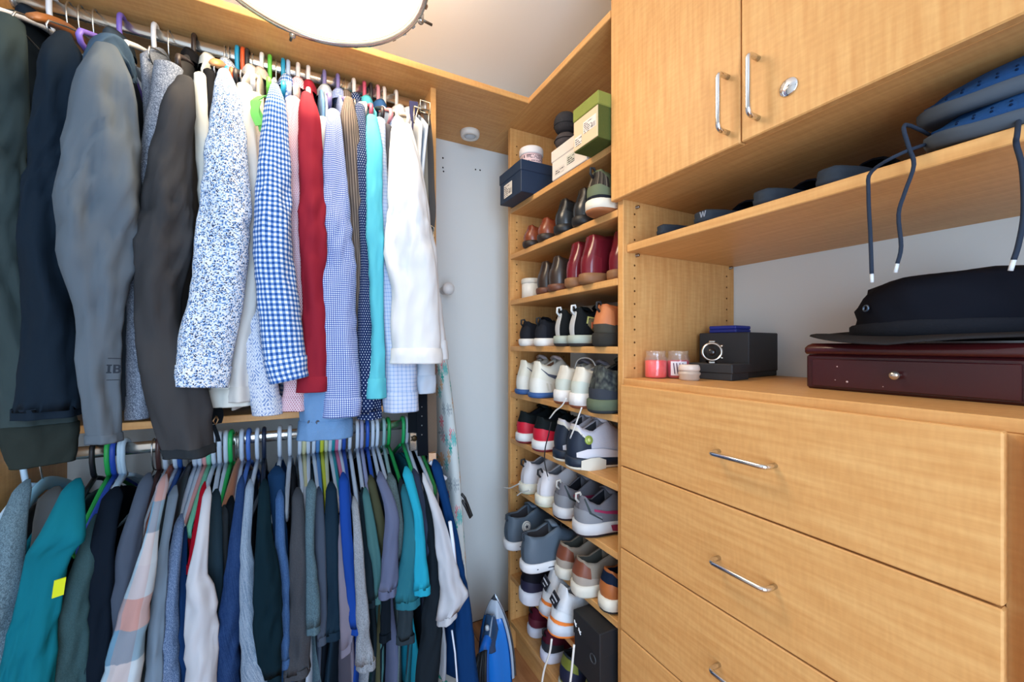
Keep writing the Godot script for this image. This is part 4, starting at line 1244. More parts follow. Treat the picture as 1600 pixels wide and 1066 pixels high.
func build_boxes():
	var top := 1.6598
	var navy := cm(rgb(26, 46, 72), 0.55)
	var pr := fabric("print", Vector2(1, 1), rgb(240, 236, 230))
	var b := shoe_box("shoe_box", "navy shoe box with a white label, jutting over the shelf edge", Vector3(0.806, top, -1.283), Vector3(0.30, 0.108, 0.166), 0.036, navy, navy)
	sticker(b, "label", Vector2(0.062, 0.046), Vector3(-0.1482, 0.036, -0.015), pr)
	var tub := thing("lidded_tub", "small white and pink tub standing on the navy shoe box", "tub", Vector3(0.735, top + 0.108, -1.2675))
	part(tub, "tub_body", lathe([[0.034, 0.0], [0.037, 0.004], [0.039, 0.05]], 28), fabric("soft", Vector2(20, 20), rgb(232, 196, 198)))
	part(tub, "lid", lathe([[0.0415, 0.046], [0.043, 0.05], [0.043, 0.066], [0.041, 0.071], [0.0, 0.071]], 28), cm(rgb(232, 224, 222), 0.5))
	part(tub, "print", lathe([[0.0386, 0.014], [0.0398, 0.040]], 28, false), fabric("print", Vector2(6, 30), rgb(244, 214, 216)))
	var cream := cm(rgb(226, 216, 206), 0.7)
	b = shoe_box("shoe_box", "white shoe box with small print, next to the navy box", Vector3(0.836, top, -1.0), Vector3(0.266, 0.092, 0.178), 0.036, cream, cream)
	sticker(b, "label", Vector2(0.05, 0.018), Vector3(-0.1312, 0.02, -0.045), fabric("print", Vector2(0.7, 0.4), rgb(230, 222, 214)))
	sticker(b, "label", Vector2(0.038, 0.026), Vector3(-0.1312, 0.032, 0.012), fabric("print", Vector2(0.5, 0.6), rgb(214, 216, 204)))
	b = shoe_box("shoe_box", "olive shoe box with a tan printed end, beside the cabinet door", Vector3(0.792, top, -0.8505), Vector3(0.28, 0.115, 0.105), 0.034, cm(rgb(84, 92, 46), 0.8, 0.0, "weave"), cm(rgb(134, 140, 70), 0.8, 0.0, "weave"))
	part(b, "end_panel", rbox(Vector3(0.002, 0.077, 0.099), 0.0008), cm(rgb(222, 192, 156), 0.75), Vector3(-0.1383, 0.041, 0))
	sticker(b, "label", Vector2(0.03, 0.024), Vector3(-0.1394, 0.024, -0.03), fabric("print", Vector2(0.6, 0.6), rgb(236, 230, 224)))
	sticker(b, "label", Vector2(0.052, 0.03), Vector3(-0.1394, 0.046, 0.018), fabric("print", Vector2(1, 0.9), rgb(240, 232, 226)))
	for k in 2:
		var o := thing("round_pouch", ["dark ribbed round bundle lying on the white shoe box", "dark smooth round bundle stacked on the ribbed one over the white box"][k], "bundle", Vector3(0.735, top + 0.092 + 0.047 * k, -1.055 - 0.002 * k))
		var prof := []
		for i in 11:
			var t := -PI / 2 + PI * i / 10.0
			prof.append([(0.034 + 0.002 * k) * pow(maxf(0, cos(t)), 0.7), 0.0245 + 0.0245 * sin(t) * (1.35 if k else 1.0) + (0.009 if k else 0.0)])
		part(o, "pouch_body", lathe(prof, 24), cm(rgb(54, 52, 54) if k else rgb(74, 68, 68), 0.9, 0.0, "weave"))
		part(o, "seam", tube(ring(0.0352,0.0245), 0.0012, 5), cm(rgb(40, 40, 42), 0.9))
	# white jar among the boots
	var jar := thing("lidded_jar", "small white jar with lid beside the black-brown boots", "jar", Vector3(0.765, 1.641 - 0.344 + 0.0186, -1.318))
	part(jar, "jar_body", lathe([[0.034, 0.0], [0.036, 0.003], [0.036, 0.056]], 28), cm(rgb(232, 230, 222), 0.35))
	part(jar, "lid", lathe([[0.037, 0.057], [0.038, 0.06], [0.038, 0.071], [0.035, 0.075], [0.0, 0.075]], 28), cm(rgb(214, 210, 200), 0.45))
	# black box leaning on the ninth shelf
	var bk := cm(rgb(26, 28, 32), 0.6)
	b = shoe_box("shoe_box", "black shoe box with small white marks beside the white mesh sneakers", Vector3(0.81, 1.641 - 0.172 * 8 + 0.0187, -0.857), Vector3(0.30, 0.149, 0.112), 0.062, bk, bk)
	for q in [[-0.045, 0.118], [-0.026, 0.108]]:
		part(b, "mark", tube([Vector3(-0.1508, q[1] + 0.007, q[0] - 0.004), Vector3(-0.1508, q[1] - 0.002, q[0]), Vector3(-0.1508, q[1] - 0.007, q[0] + 0.005)], 0.0016, 5), cm(rgb(226, 226, 226), 0.6))
		part(b, "mark", tube([Vector3(-0.1508, q[1], q[0] - 0.006), Vector3(-0.1508, q[1] + 0.001, q[0] + 0.006)], 0.0014, 5), cm(rgb(226, 226, 226), 0.6))
	part(b, "finger_hole", tube(ring_x(0.011,-0.1480,0.070,0.026), 0.0018, 5), cm(rgb(60, 62, 66), 0.5))

func build_niche():
	var y := 1.0662
	var dark := cm(rgb(40, 42, 46), 0.6)
	# candles in glass jars
	var glass := StandardMaterial3D.new()
	glass.albedo_color = Color(1, 1, 1, 0.04)
	glass.roughness = 0.03
	glass.transparency = BaseMaterial3D.TRANSPARENCY_ALPHA
	for k in 2:
		var o := thing("jar_candle", ["pink wax candle in a glass jar, close to the niche side panel", "red wax candle in a glass jar with a striped white sticker"][k], "candle", [Vector3(0.786, y, -0.7415), Vector3(0.829, y, -0.711)][k])
		var r := 0.0275
		part(o, "glass_jar", lathe([[0.0, 0.0], [r - 0.003, 0.0], [r, 0.004], [r, 0.048], [r - 0.004, 0.054], [r - 0.004, 0.064], [r - 0.002, 0.067], [r - 0.0045, 0.066], [r - 0.006, 0.054], [r - 0.002, 0.046], [r - 0.002, 0.004]], 32, false), glass)
		part(o, "wax", lathe([[0.0, 0.002], [r - 0.004, 0.002], [r - 0.0023, 0.005], [r - 0.0023, 0.042], [r - 0.006, 0.044], [0.0, 0.043]], 32), cm([rgb(244, 58, 62), rgb(200, 30, 66)][k], 0.4))
		if k == 1:
			var rows := []
			for yy in [0.008, 0.042]:
				var row := PackedVector3Array()
				for j in 9:
					var t := deg_to_rad(95.0 + 80.0 * j / 8.0)
					row.append(Vector3(cos(t) * (r + 0.0004), yy, sin(t) * (r + 0.0004)))
				rows.append(row)
			var lab := part(o, "sticker", loft(rows, false, false, false), cm(rgb(232, 226, 232), 0.6))
			for j in 4:
				var bar := []
				for q in [[112.0 + 14.0 * j, 0.012], [104.0 + 14.0 * j + 14.0, 0.038]]:
					var t := deg_to_rad(q[0])
					bar.append(Vector3(cos(t) * (r + 0.0009), q[1], sin(t) * (r + 0.0009)))
				part(lab, "stripe", tube(bar, 0.0012, 5), cm(rgb(80, 56, 92), 0.6))
	var st := thing("trinket_jar", "tiny pale glass trinket jar with wavy bands, before the candles", "jar", Vector3(0.803, y, -0.657))
	part(st, "jar_body", lathe([[0.0, 0.0], [0.020, 0.0], [0.0225, 0.004], [0.0215, 0.010], [0.0245, 0.015], [0.024, 0.018], [0.021, 0.020], [0.0215, 0.023]], 28), cm(rgb(196, 176, 160), 0.3))
	part(st, "lid", lathe([[0.0225, 0.0225], [0.0235, 0.026], [0.022, 0.033], [0.020, 0.036], [0.0, 0.036]], 28), cm(rgb(222, 206, 194), 0.3))
	# dark boxes, watch, blue case
	var low := shoe_box("watch_box", "low black box under the wristwatch", Vector3(0.8985, y, -0.6540), Vector3(0.085, 0.038, 0.112), 0.022, dark, dark, 0.14)
	var tall := shoe_box("storage_box", "tall plain black box in the niche behind the wristwatch", Vector3(1.073, y, -0.705), Vector3(0.21, 0.113, 0.128), 0.1, cm(rgb(34, 36, 40), 0.6), cm(rgb(38, 40, 45), 0.6), 0.14)
	var blue := thing("flat_case", "flat royal blue case lying on the tall black box", "case", Vector3(1.018, y + 0.1132, -0.705))
	part(blue, "lower_half", rbox(Vector3(0.08, 0.009, 0.07), 0.002), cm(rgb(24, 38, 120), 0.6), Vector3(0, 0.0045, 0), Vector3(0, 0.14, 0))
	part(blue, "upper_half", rbox(Vector3(0.08, 0.009, 0.07), 0.002), cm(rgb(28, 44, 134), 0.6), Vector3(0, 0.0138, 0), Vector3(0, 0.14, 0))
	var wat := thing("wristwatch", "black wristwatch with a silver bezel resting on the low black box", "watch", Vector3(0.893, y + 0.0382 + 0.0205, -0.668))
	var rows := []
	for k in 25:
		var t := TAU * k / 24.0
		var row := PackedVector3Array()
		var ww := 0.011
		for c in [[-ww, 0.0], [ww, 0.0], [ww, 0.0025], [-ww, 0.0025]]:
			row.append(Vector3(cos(t) * (0.033 + c[1]) + 0.012, sin(t) * (0.0175 + c[1]), c[0]))
		rows.append(row)
	part(wat, "strap", loft(rows, true, false, false, 1.0, false), cm(rgb(20, 20, 22), 0.7))
	var fm := Basis.from_euler(Vector3(0, 0, PI / 2 - 0.15))
	var case_ := part(wat, "case", lathe([[0.0, -0.006], [0.020, -0.006], [0.0235, -0.002], [0.0235, 0.003], [0.0215, 0.006], [0.0185, 0.006], [0.0182, 0.0045]], 36), cm(rgb(206, 202, 196), 0.18, 1.0), Vector3(-0.023, 0.006, 0.003))
	case_.basis = fm
	wat.rotation.y = 0.62
	part(case_, "dial", lathe([[0.0186, 0.0046], [0.0, 0.0048]], 36), cm(rgb(32, 22, 20), 0.1))
	for q in [0.6, -0.6]:
		part(case_, "button", lathe([[0.002, -0.003], [0.0026, -0.003], [0.0026, 0.003], [0.0, 0.003]], 10), cm(rgb(206, 202, 196), 0.2, 1.0), Vector3(sin(q) * 0.025, 0.001, cos(q) * 0.025), Vector3(PI / 2, q, 0))
	for q in [0.0, PI]:
		part(case_, "lug", rbox(Vector3(0.012, 0.005, 0.014), 0.0015), cm(rgb(206, 202, 196), 0.2, 1.0), Vector3(cos(q) * 0.022, -0.002, 0))
	# jewellery chest
	var maho := cm(rgb(58, 16, 20), 0.3)
	var ch := thing("jewellery_chest", "dark mahogany jewellery chest with a small metal knob", "jewellery chest", Vector3(0.965, y, -0.300))
	part(ch, "body", rbox(Vector3(0.215, 0.064, 0.276), 0.004), maho, Vector3(0, 0.032, 0))
	var lid := []
	for q in [[0.0, 0.0645], [0.002, 0.068], [0.002, 0.076], [-0.001, 0.081], [-0.006, 0.0845]]:
		var row := PackedVector3Array()
		for c in [[-1, -1], [1, -1], [1, 1], [-1, 1]]:
			for k in 4:
				var rr := 0.007
				var t: float = [PI, 1.5 * PI, 0.0, 0.5 * PI][[[-1, -1], [1, -1], [1, 1], [-1, 1]].find(c)] + PI / 2 * k / 3.0
				row.append(Vector3(c[0] * (0.1085 + q[0] - rr) + rr * cos(t), q[1], c[1] * (0.139 + q[0] - rr) + rr * sin(t)))
		lid.append(row)
	part(ch, "lid", loft(lid), cm(rgb(66, 20, 22), 0.22))
	var dr := part(ch, "drawer", rbox(Vector3(0.006, 0.050, 0.252), 0.0012), cm(rgb(62, 18, 22), 0.28), Vector3(-0.1088, 0.031, 0.0))
	part(dr, "knob", lathe([[0.0, 0.016], [0.004, 0.0155], [0.0068, 0.013], [0.0072, 0.010], [0.005, 0.007], [0.003, 0.005], [0.0035, 0.0]], 20), cm(rgb(206, 196, 184), 0.25, 0.9), Vector3(-0.003, 0.002, -0.002), Vector3(0, 0, PI / 2))
	for q in [[-0.085, 0.012, 0.0012], [-0.07, -0.014, 0.0018], [-0.088, -0.012, 0.001], [-0.02, -0.018, 0.0008]]:
		part(dr, "scuff", lathe([[0.0, 0.0003], [q[2], 0.0001], [q[2], -0.0003]], 8), cm(rgb(206, 180, 176), 0.7), Vector3(-0.0032, q[1], q[0]), Vector3(0, 0, PI / 2))
	# brimmed hat, its crown slumped
	var hat := thing("brimmed_hat", "soft dark hat with wide grey-black brim lying on the jewellery chest", "hat", Vector3(0.985, y + 0.0848, -0.295))
	var felt := cm(rgb(44, 42, 43), 0.95, 0.0, "weave")
	var cloth := cm(rgb(20, 22, 30), 0.85)
	var brim := []
	for q in [[0.105, 0.011], [0.13, 0.012], [0.155, 0.010], [0.172, 0.007], [0.181, 0.004], [0.183, 0.001], [0.179, 0.0005], [0.15, 0.003], [0.12, 0.004], [0.105, 0.004]]:
		var row := PackedVector3Array()
		for j in 56:
			var t := TAU * j / 56.0
			var rr: float = q[0] * (1.0 + 0.03 * cos(2.0 * t))
			var e := clampf((q[0] - 0.105) / 0.075, 0, 1)
			# the front dips over the chest's edge, the sides lift
			row.append(Vector3(cos(t) * rr, q[1] + e * (0.016 * absf(sin(t)) - 0.004 * maxf(0, -cos(t)) + 0.012 * maxf(0, cos(t)) + 0.0015 * sin(5.0 * t)), sin(t) * rr))
		brim.append(row)
	brim.append(brim[0])
	part(hat, "brim", loft(brim, true, false, false), felt)
	var crown := []
	for q in [[0.110, 0.008], [0.117, 0.02], [0.117, 0.042], [0.116, 0.062], [0.113, 0.085], [0.102, 0.108], [0.08, 0.119], [0.05, 0.123], [0.02, 0.122]]:
		var row := PackedVector3Array()
		for j in 48:
			var t := TAU * j / 48.0
			var f: float = q[1] / 0.12
			var slump := 1.0 - 0.05 * f * smoothstep(0.1, 1.0, -sin(t)) - 0.06 * f * maxf(0.0, -cos(t))
			var rr: float = q[0] * (1.0 - 0.06 * f * sin(3.0 * t + 1.0))
			var p := Vector3(cos(t) * rr, q[1] * slump, sin(t) * rr + 0.012 * f)
			p += Vector3(cos(t), 0, sin(t)) * (0.010 * noise.get_noise_3d(p.x * 14.0, p.y * 26.0, p.z * 14.0 + 3.0) + 0.006 * sin(p.y * 130.0 + 3.0 * t) * f)
			row.append(p)
		crown.append(row)
	part(hat, "crown", loft(crown), cloth)
	var band := []
	for q in [[0.1125, 0.008], [0.1205, 0.014], [0.121, 0.034], [0.118, 0.037]]:
		var row := PackedVector3Array()
		for j in 48:
			var t := TAU * j / 48.0
			row.append(Vector3(cos(t) * q[0], q[1] * (1.0 - 0.12 * smoothstep(-0.2, 1.0, -sin(t))), sin(t) * q[0] + 0.003))
		band.append(row)
	part(hat, "hat_band", loft(band, true, false, false), cm(rgb(32, 34, 40), 0.9, 0.0, "weave"))
	var ey := part(hat, "eyelet", lathe([[0.0036, 0.0], [0.0042, 0.0016], [0.0058, 0.0018], [0.0066, 0.0]], 20, false), cm(rgb(92, 110, 132), 0.35, 0.8), Vector3(0.8797, 1.2117, -0.3536) - hat.position)
	ey.basis = Basis(Quaternion(Vector3.UP, Vector3(-0.8736, 0.1, -0.4867).normalized()))
	# slides with rounded rubber ends on the niche shelf
	var ys := 1.3952
	var rub := cm(rgb(46, 52, 60), 0.7)
	for q in [[0.743, -0.676, 0.033, 0.027, "dark rubber slide on the niche shelf, next to the side panel"], [0.742, -0.570, 0.049, 0.028, "dark rubber slide with a stamped rim, second from the niche side panel"], [0.742, -0.446, 0.046, 0.030, "plain dark rubber slide, third from the niche side panel"], [0.742, -0.343, 0.046, 0.030, "plain dark rubber slide nearest the blue shoes"]]:
		var o := thing("slide_sandal", q[4], "slide", Vector3(q[0], ys, q[1]))
		var rws := []
		for l in [[0.0, -0.003], [0.004, 0.0], [0.012, 0.001], [0.014, -0.0005], [0.022, 0.0], [q[3] - 0.003, -0.001], [q[3], -0.005]]:
			var row := PackedVector3Array()
			for side in [-1, 1]:
				for k in 22:
					var s := k / 21.0
					if side > 0: s = 1.0 - s
					var w: float = q[2] * pow(sin(PI * clampf(s * 0.94 + 0.03, 0, 1)), 0.45) * (0.86 + 0.14 * sin(PI * clampf(s * 1.3 - 0.4, 0, 1)))
					row.append(Vector3(s * 0.255 - 0.012 - l[1] * (1.0 if s < 0.1 else 0.0), l[0], side * (w + l[1])))
			rws.append(row)
		part(o, "footbed", loft(rws), rub)
		var stp := []
		for k in 11:
			var t := PI * k / 10.0
			var row := PackedVector3Array()
			for c in [[-0.035, 0.0], [0.035, 0.0], [0.03, 0.005], [-0.03, 0.005]]:
				row.append(Vector3(0.165 + c[0], q[3] - 0.006 + sin(t) * (0.045 + c[1]), cos(t) * (q[2] * 0.92 + c[1])))
			stp.append(row)
		part(o, "strap", loft(stp, true, true, true, 1.0, false), cm(rgb(26, 30, 40), 0.7))
		if q[2] > 0.048:
			var tt := part(o, "stamp", text_mesh("W", 0.016, 0.0008), cm(rgb(120, 128, 140), 0.5), Vector3(-0.0128, 0.018, 0.006), Vector3(0, -PI / 2, 0))
			tt.rotation.y = -PI / 2
	# blue shoes tucked sideways, one on the other, laces hanging
	var teal := cm(rgb(30, 66, 112), 0.7, 0.0, "weave")
	var bsp := {"upper": teal, "midsole": cm(rgb(74, 82, 92), 0.7), "lining": cm(rgb(16, 20, 30)), "heel": 0.058, "tongue": 0.052, "dip": 0.048, "sole": 0.022, "toe": 0.022, "lace": cm(rgb(30, 40, 56), 0.8), "tongue_mat": cm(rgb(24, 40, 66), 0.8), "counter": cm(rgb(34, 78, 128), 0.7), "counter_h": 0.8, "W": 0.096, "L": 0.27, "open": 0.4}
	for k in 2:
		var o := shoe("blue_sneaker", ["blue knit sneaker lying on the niche shelf under its mate", "blue knit sneaker on top of its mate, toe raised under the cabinet"][k], bsp, [Vector3(0.788, ys + 0.0005, 0.035), Vector3(0.792, ys + 0.049, 0.025)][k], PI / 2 + [0.10, 0.06][k], "", [0.0, -0.03][k])
		for i in 14:
			var s := 0.56 + 0.055 * (i % 7)
			var p := shoe_pt(bsp, s, 0.42 + 0.2 * (i / 7), -1, 0.0006)
			part(o, "perforation", lathe([[0.0, 0.0005], [0.0013, 0.0003], [0.0015, -0.0006]], 8), cm(rgb(14, 30, 56), 0.8), p, Vector3(PI / 2, 0, 0))
		var lc := cm(rgb(44, 52, 66), 0.85)
		if k == 0:
			lace_tube(o, [Vector3(0.80, ys + 0.040, -0.235), Vector3(0.7000, 1.3989, -0.2412), Vector3(0.7000, 1.3865, -0.2749), Vector3(0.7000, 1.3595, -0.2785), Vector3(0.7000, 1.2971, -0.2763), Vector3(0.7000, 1.2457, -0.2749)], lc, 0.0025)
			lace_tube(o, [Vector3(0.79, ys + 0.044, -0.240), Vector3(0.7050, 1.4362, -0.2416), Vector3(0.7050, 1.4053, -0.2378), Vector3(0.7050, 1.3800, -0.2328), Vector3(0.7050, 1.3482, -0.2416), Vector3(0.7050, 1.3207, -0.2481), Vector3(0.7050, 1.2778, -0.2455), Vector3(0.7050, 1.2558, -0.2494)], lc, 0.0025)
		else:
			lace_tube(o, [Vector3(0.78, ys + 0.055, -0.16), Vector3(0.7000, 1.3823, -0.1455), Vector3(0.7000, 1.3687, -0.1464), Vector3(0.7000, 1.3412, -0.1423), Vector3(0.7000, 1.2933, -0.1410), Vector3(0.7000, 1.2594, -0.1446), Vector3(0.7000, 1.2418, -0.1482)], lc, 0.0025)

func build_corner():
	# ironing board leaning in the gap beside the panel
	var ib := thing("ironing_board", "ironing board in a flowered cover leaning beside the tall panel", "ironing board", Vector3(0.425, 0.02, -1.20))
	var ax := Vector3(0, 1, -0.20).normalized()
	var wz := Vector3(0, 0.20, 1).normalized()
	var rows := []
	for k in 26:
		var s := k / 25.0 * 1.24
		var hw := 0.165
		if s > 0.72: hw = 0.165 * (1.0 - 0.62 * pow((s - 0.72) / 0.52, 1.6))
		if s > 1.19: hw *= sqrt(maxf(0.02, 1.0 - pow((s - 1.19) / 0.051, 2.0)))
		if k == 0: hw *= 0.93
		var row := PackedVector3Array()
		for j in 28:
			var t := TAU * j / 28.0
			var cx := cos(t)
			var sx := sin(t)
			row.append(ax * s + wz * (hw * signf(cx) * pow(absf(cx), 0.35)) + Vector3(0.021 * signf(sx) * pow(absf(sx), 0.7), 0, 0))
		rows.append(row)
	part(ib, "padded_cover", loft(rows, true, true, true, 0.7), fabric("board", Vector2(4.4, 4.4)))
	var metal := cm(rgb(186, 188, 190), 0.35, 0.9)
	part(ib, "leg_tube", tube([ax * 0.12 + Vector3(0.034, 0, 0), ax * 1.0 + Vector3(0.034, 0, 0)], 0.009), metal)
	part(ib, "leg_tube", tube([ax * 0.10 + wz * 0.10 + Vector3(0.034, 0, 0), ax * 0.9 + wz * 0.03 + Vector3(0.034, 0, 0)], 0.008), metal)
	part(ib, "latch_hook", tube([Vector3(0.0109, 0.6794, 0.0300), Vector3(0.0211, 0.6661, 0.0300), Vector3(0.0314, 0.6410, 0.0300), Vector3(0.0439, 0.6076, 0.0300), Vector3(0.0397, 0.6025, 0.0300), Vector3(0.0252, 0.6363, 0.0300), Vector3(0.0129, 0.6597, 0.0300)], 0.0042), cm(rgb(24, 26, 28), 0.4))
	# steam iron standing on its heel
	var ir := thing("steam_iron", "blue steam iron standing upright with its black cord wrapped round", "iron", Vector3(0.610, 0.0005, -1.292))
	ir.rotation = Vector3(0.0, 0.78, 0.10)
	ir.scale = Vector3.ONE * 1.06
	var iron_w := func(y: float) -> float:
		var f := clampf(y / 0.275, 0, 1)
		return 0.060 * pow(maxf(0.0, 1.0 - pow(f, 2.6)), 0.85) + 0.001
	var lay := func(x0: float, x1: float, k0: float, k1: float, ylo: float, yhi: float) -> ArrayMesh:
		var rws := []
		for i in 24:
			var y := lerpf(ylo, yhi, i / 23.0)
			var w: float = iron_w.call(y)
			var row := PackedVector3Array()
			for j in 9:
				var t := j / 8.0 * 2.0 - 1.0
				row.append(Vector3(x0, y, w * k0 * t))
			for j in 9:
				var t := 1.0 - j / 8.0 * 2.0
				row.append(Vector3(lerpf(x0, x1, pow(1.0 - pow(absf(t), 3.0), 0.6) * clampf((yhi - y) / 0.06 + 0.15, 0, 1)), y, w * lerpf(k0, k1, 0.3 + 0.7 * (1 - absf(t))) * t))
			rws.append(row)
		return loft(rws)
	part(ir, "soleplate", lay.call(0.012, 0.004, 1.05, 1.0, 0.006, 0.278), cm(rgb(150, 158, 168), 0.25, 0.9))
	part(ir, "skirt", lay.call(0.004, -0.020, 1.0, 0.92, 0.004, 0.262), cm(rgb(176, 188, 204), 0.35))
	part(ir, "body", lay.call(-0.010, -0.062, 0.94, 0.62, 0.0, 0.215), cm(rgb(34, 124, 214), 0.25))
	part(ir, "water_tank", lay.call(-0.03, -0.070, 0.62, 0.5, 0.14, 0.238), cm(rgb(44, 70, 100), 0.15))
	part(ir, "spray_nozzle", lathe([[0.007, 0.0], [0.006, 0.01], [0.003, 0.013]], 12), cm(rgb(196, 206, 214), 0.2), Vector3(-0.062, 0.214, 0))
	part(ir, "handle", tube(smooth_path([Vector3(-0.055, 0.185, 0), Vector3(-0.095, 0.165, 0), Vector3(-0.108, 0.11, 0), Vector3(-0.10, 0.045, 0), Vector3(-0.06, 0.012, 0)]), [0.014, 0.014, 0.0145, 0.015, 0.0155, 0.016, 0.016, 0.0165, 0.017, 0.017, 0.017, 0.017, 0.017, 0.0165, 0.016, 0.016, 0.016, 0.016, 0.016, 0.016, 0.016], 12), cm(rgb(28, 110, 206), 0.3))
	for k in 6:
		var z := -0.020 + 0.008 * k
		part(ir, "cord_turn", tube(smooth_path([Vector3(-0.122, 0.004 + 0.002 * k, z * 2.0), Vector3(-0.136 - 0.003 * (k % 3), 0.06, z * 1.1), Vector3(-0.134 - 0.004 * (k % 2), 0.125 + 0.004 * k, z), Vector3(-0.108, 0.168 + 0.004 * k, z * 0.6)]), 0.0050, 7), cm(rgb(22, 24, 28), 0.6))
	part(ir, "cord_tie", tube(ring_flat(0.030,0.016,-0.134,0.062), 0.004, 6), cm(rgb(30, 34, 40), 0.6))

func ring(r: float, y: float) -> Array:
	var p := []
	for k in 25: p.append(Vector3(cos(TAU * k / 24.0) * r, y, sin(TAU * k / 24.0) * r))
	return p

func ring_x(r: float, x: float, y: float, z: float) -> Array:
	var p := []
	for k in 21: p.append(Vector3(x, y + cos(TAU * k / 20.0) * r, z + sin(TAU * k / 20.0) * r))
	return p

func ring_flat(rz: float, rx: float, x: float, y: float) -> Array:
	var p := []
	for k in 21: p.append(Vector3(x + cos(TAU * k / 20.0) * rx, y, sin(TAU * k / 20.0) * rz))
	return p

# ------------------------------------------------------------------ what hangs on the rods
func build_upper_clothes():
	hanger("plastic", rgb(236, 236, 240), -0.5032, 1.931, -0.026, "white plastic hanger on the upper rod, first of its kind from the jacket end", "white hangers on the upper rod")
	hanger("wire", rgb(200, 200, 196), -0.4748, 1.931, -0.040, "thin metal wire hanger on the upper rod, first of its kind from the jacket end", "thin metal wire hangers on the upper rod")
	hanger("wooden", rgb(150, 92, 46), -0.4554, 1.931, -0.010, "wooden hanger on the upper rod, first of its kind from the jacket end", "wooden hangers on the upper rod")
	hanger("wire", rgb(200, 200, 196), -0.4301, 1.931, -0.035, "thin metal wire hanger on the upper rod, second of its kind from the jacket end", "thin metal wire hangers on the upper rod")
	hanger("plastic", rgb(128, 104, 196), -0.3823, 1.931, -0.043, "purple plastic hanger on the upper rod, first of its kind from the jacket end", "purple hangers on the upper rod")
	hanger("plastic", rgb(238, 236, 234), -0.3188, 1.931, -0.010, "white plastic hanger on the upper rod, second of its kind from the jacket end", "white hangers on the upper rod")
	hanger("wire", rgb(206, 204, 200), -0.2913, 1.931, 0.042, "thin metal wire hanger on the upper rod, third of its kind from the jacket end", "thin metal wire hangers on the upper rod")
	hanger("plastic", rgb(52, 40, 36), -0.2396, 1.931, 0.030, "the one dark brown plastic hanger on the upper rod", "dark brown hangers on the upper rod")
	hanger("wire", rgb(206, 204, 200), -0.1742, 1.931, 0.027, "thin metal wire hanger on the upper rod, fourth of its kind from the jacket end", "thin metal wire hangers on the upper rod")
	hanger("wooden", rgb(176, 126, 80), -0.1644, 1.931, -0.028, "wooden hanger on the upper rod, second of its kind from the jacket end", "wooden hangers on the upper rod")
	hanger("plastic", rgb(28, 152, 190), -0.1459, 1.931, 0.004, "teal plastic hanger on the upper rod, first of its kind from the jacket end", "teal hangers on the upper rod")
	hanger("plastic", rgb(228, 92, 44), -0.1329, 1.931, -0.022, "the one orange plastic hanger on the upper rod", "orange hangers on the upper rod")
	hanger("plastic", rgb(44, 42, 44), -0.1228, 1.931, -0.033, "black plastic hanger on the upper rod, first of its kind from the jacket end", "black hangers on the upper rod")
	hanger("wire", rgb(206, 204, 200), -0.1110, 1.931, -0.039, "thin metal wire hanger on the upper rod, fifth of its kind from the jacket end", "thin metal wire hangers on the upper rod")
	hanger("plastic", rgb(238, 236, 232), -0.0887, 1.931, -0.029, "white plastic hanger on the upper rod, third of its kind from the jacket end", "white hangers on the upper rod")
	hanger("plastic", rgb(106, 200, 72), -0.0705, 1.931, 0.043, "the one green plastic hanger on the upper rod", "green hangers on the upper rod")
	hanger("wire", rgb(190, 190, 176), -0.0552, 1.931, 0.033, "thin metal wire hanger on the upper rod, sixth of its kind from the jacket end", "thin metal wire hangers on the upper rod")
	hanger("plastic", rgb(26, 150, 186), -0.0381, 1.931, 0.031, "teal plastic hanger on the upper rod, second of its kind from the jacket end", "teal hangers on the upper rod")
	hanger("plastic", rgb(176, 196, 222), -0.0255, 1.931, 0.030, "the one pale blue plastic hanger on the upper rod", "pale blue hangers on the upper rod")
	hanger("plastic", rgb(236, 226, 216), 0.0001, 1.931, -0.031, "white plastic hanger on the upper rod, fourth of its kind from the jacket end", "white hangers on the upper rod")
	hanger("plastic", rgb(240, 230, 222), 0.0261, 1.931, -0.019, "white plastic hanger on the upper rod, fifth of its kind from the jacket end", "white hangers on the upper rod")
	hanger("plastic", rgb(128, 118, 166), 0.0680, 1.931, 0.013, "purple plastic hanger on the upper rod, second of its kind from the jacket end", "purple hangers on the upper rod")
	hanger("plastic", rgb(132, 118, 172), 0.1042, 1.931, 0.023, "purple plastic hanger on the upper rod, third of its kind from the jacket end", "purple hangers on the upper rod")
	hanger("wire", rgb(190, 180, 160), 0.1236, 1.931, 0.035, "thin metal wire hanger on the upper rod, seventh of its kind from the jacket end", "thin metal wire hangers on the upper rod")
	hanger("plastic", rgb(240, 230, 220), 0.1486, 1.931, 0.038, "white plastic hanger on the upper rod, sixth of its kind from the jacket end", "white hangers on the upper rod")
	hanger("plastic", rgb(206, 84, 108), 0.1797, 1.931, -0.041, "pink plastic hanger on the upper rod, first of its kind from the jacket end", "pink hangers on the upper rod")
	hanger("plastic", rgb(44, 40, 44), 0.1983, 1.931, 0.011, "black plastic hanger on the upper rod, second of its kind from the jacket end", "black hangers on the upper rod")
	hanger("plastic", rgb(232, 150, 156), 0.2191, 1.931, 0.017, "pink plastic hanger on the upper rod, second of its kind from the jacket end", "pink hangers on the upper rod")
	hanger("plastic", rgb(240, 222, 206), 0.2383, 1.931, 0.001, "white plastic hanger on the upper rod, seventh of its kind from the jacket end", "white hangers on the upper rod")
	hanger("plastic", rgb(240, 226, 214), 0.2755, 1.931, -0.032, "white plastic hanger on the upper rod, eighth of its kind from the jacket end", "white hangers on the upper rod")
	var g
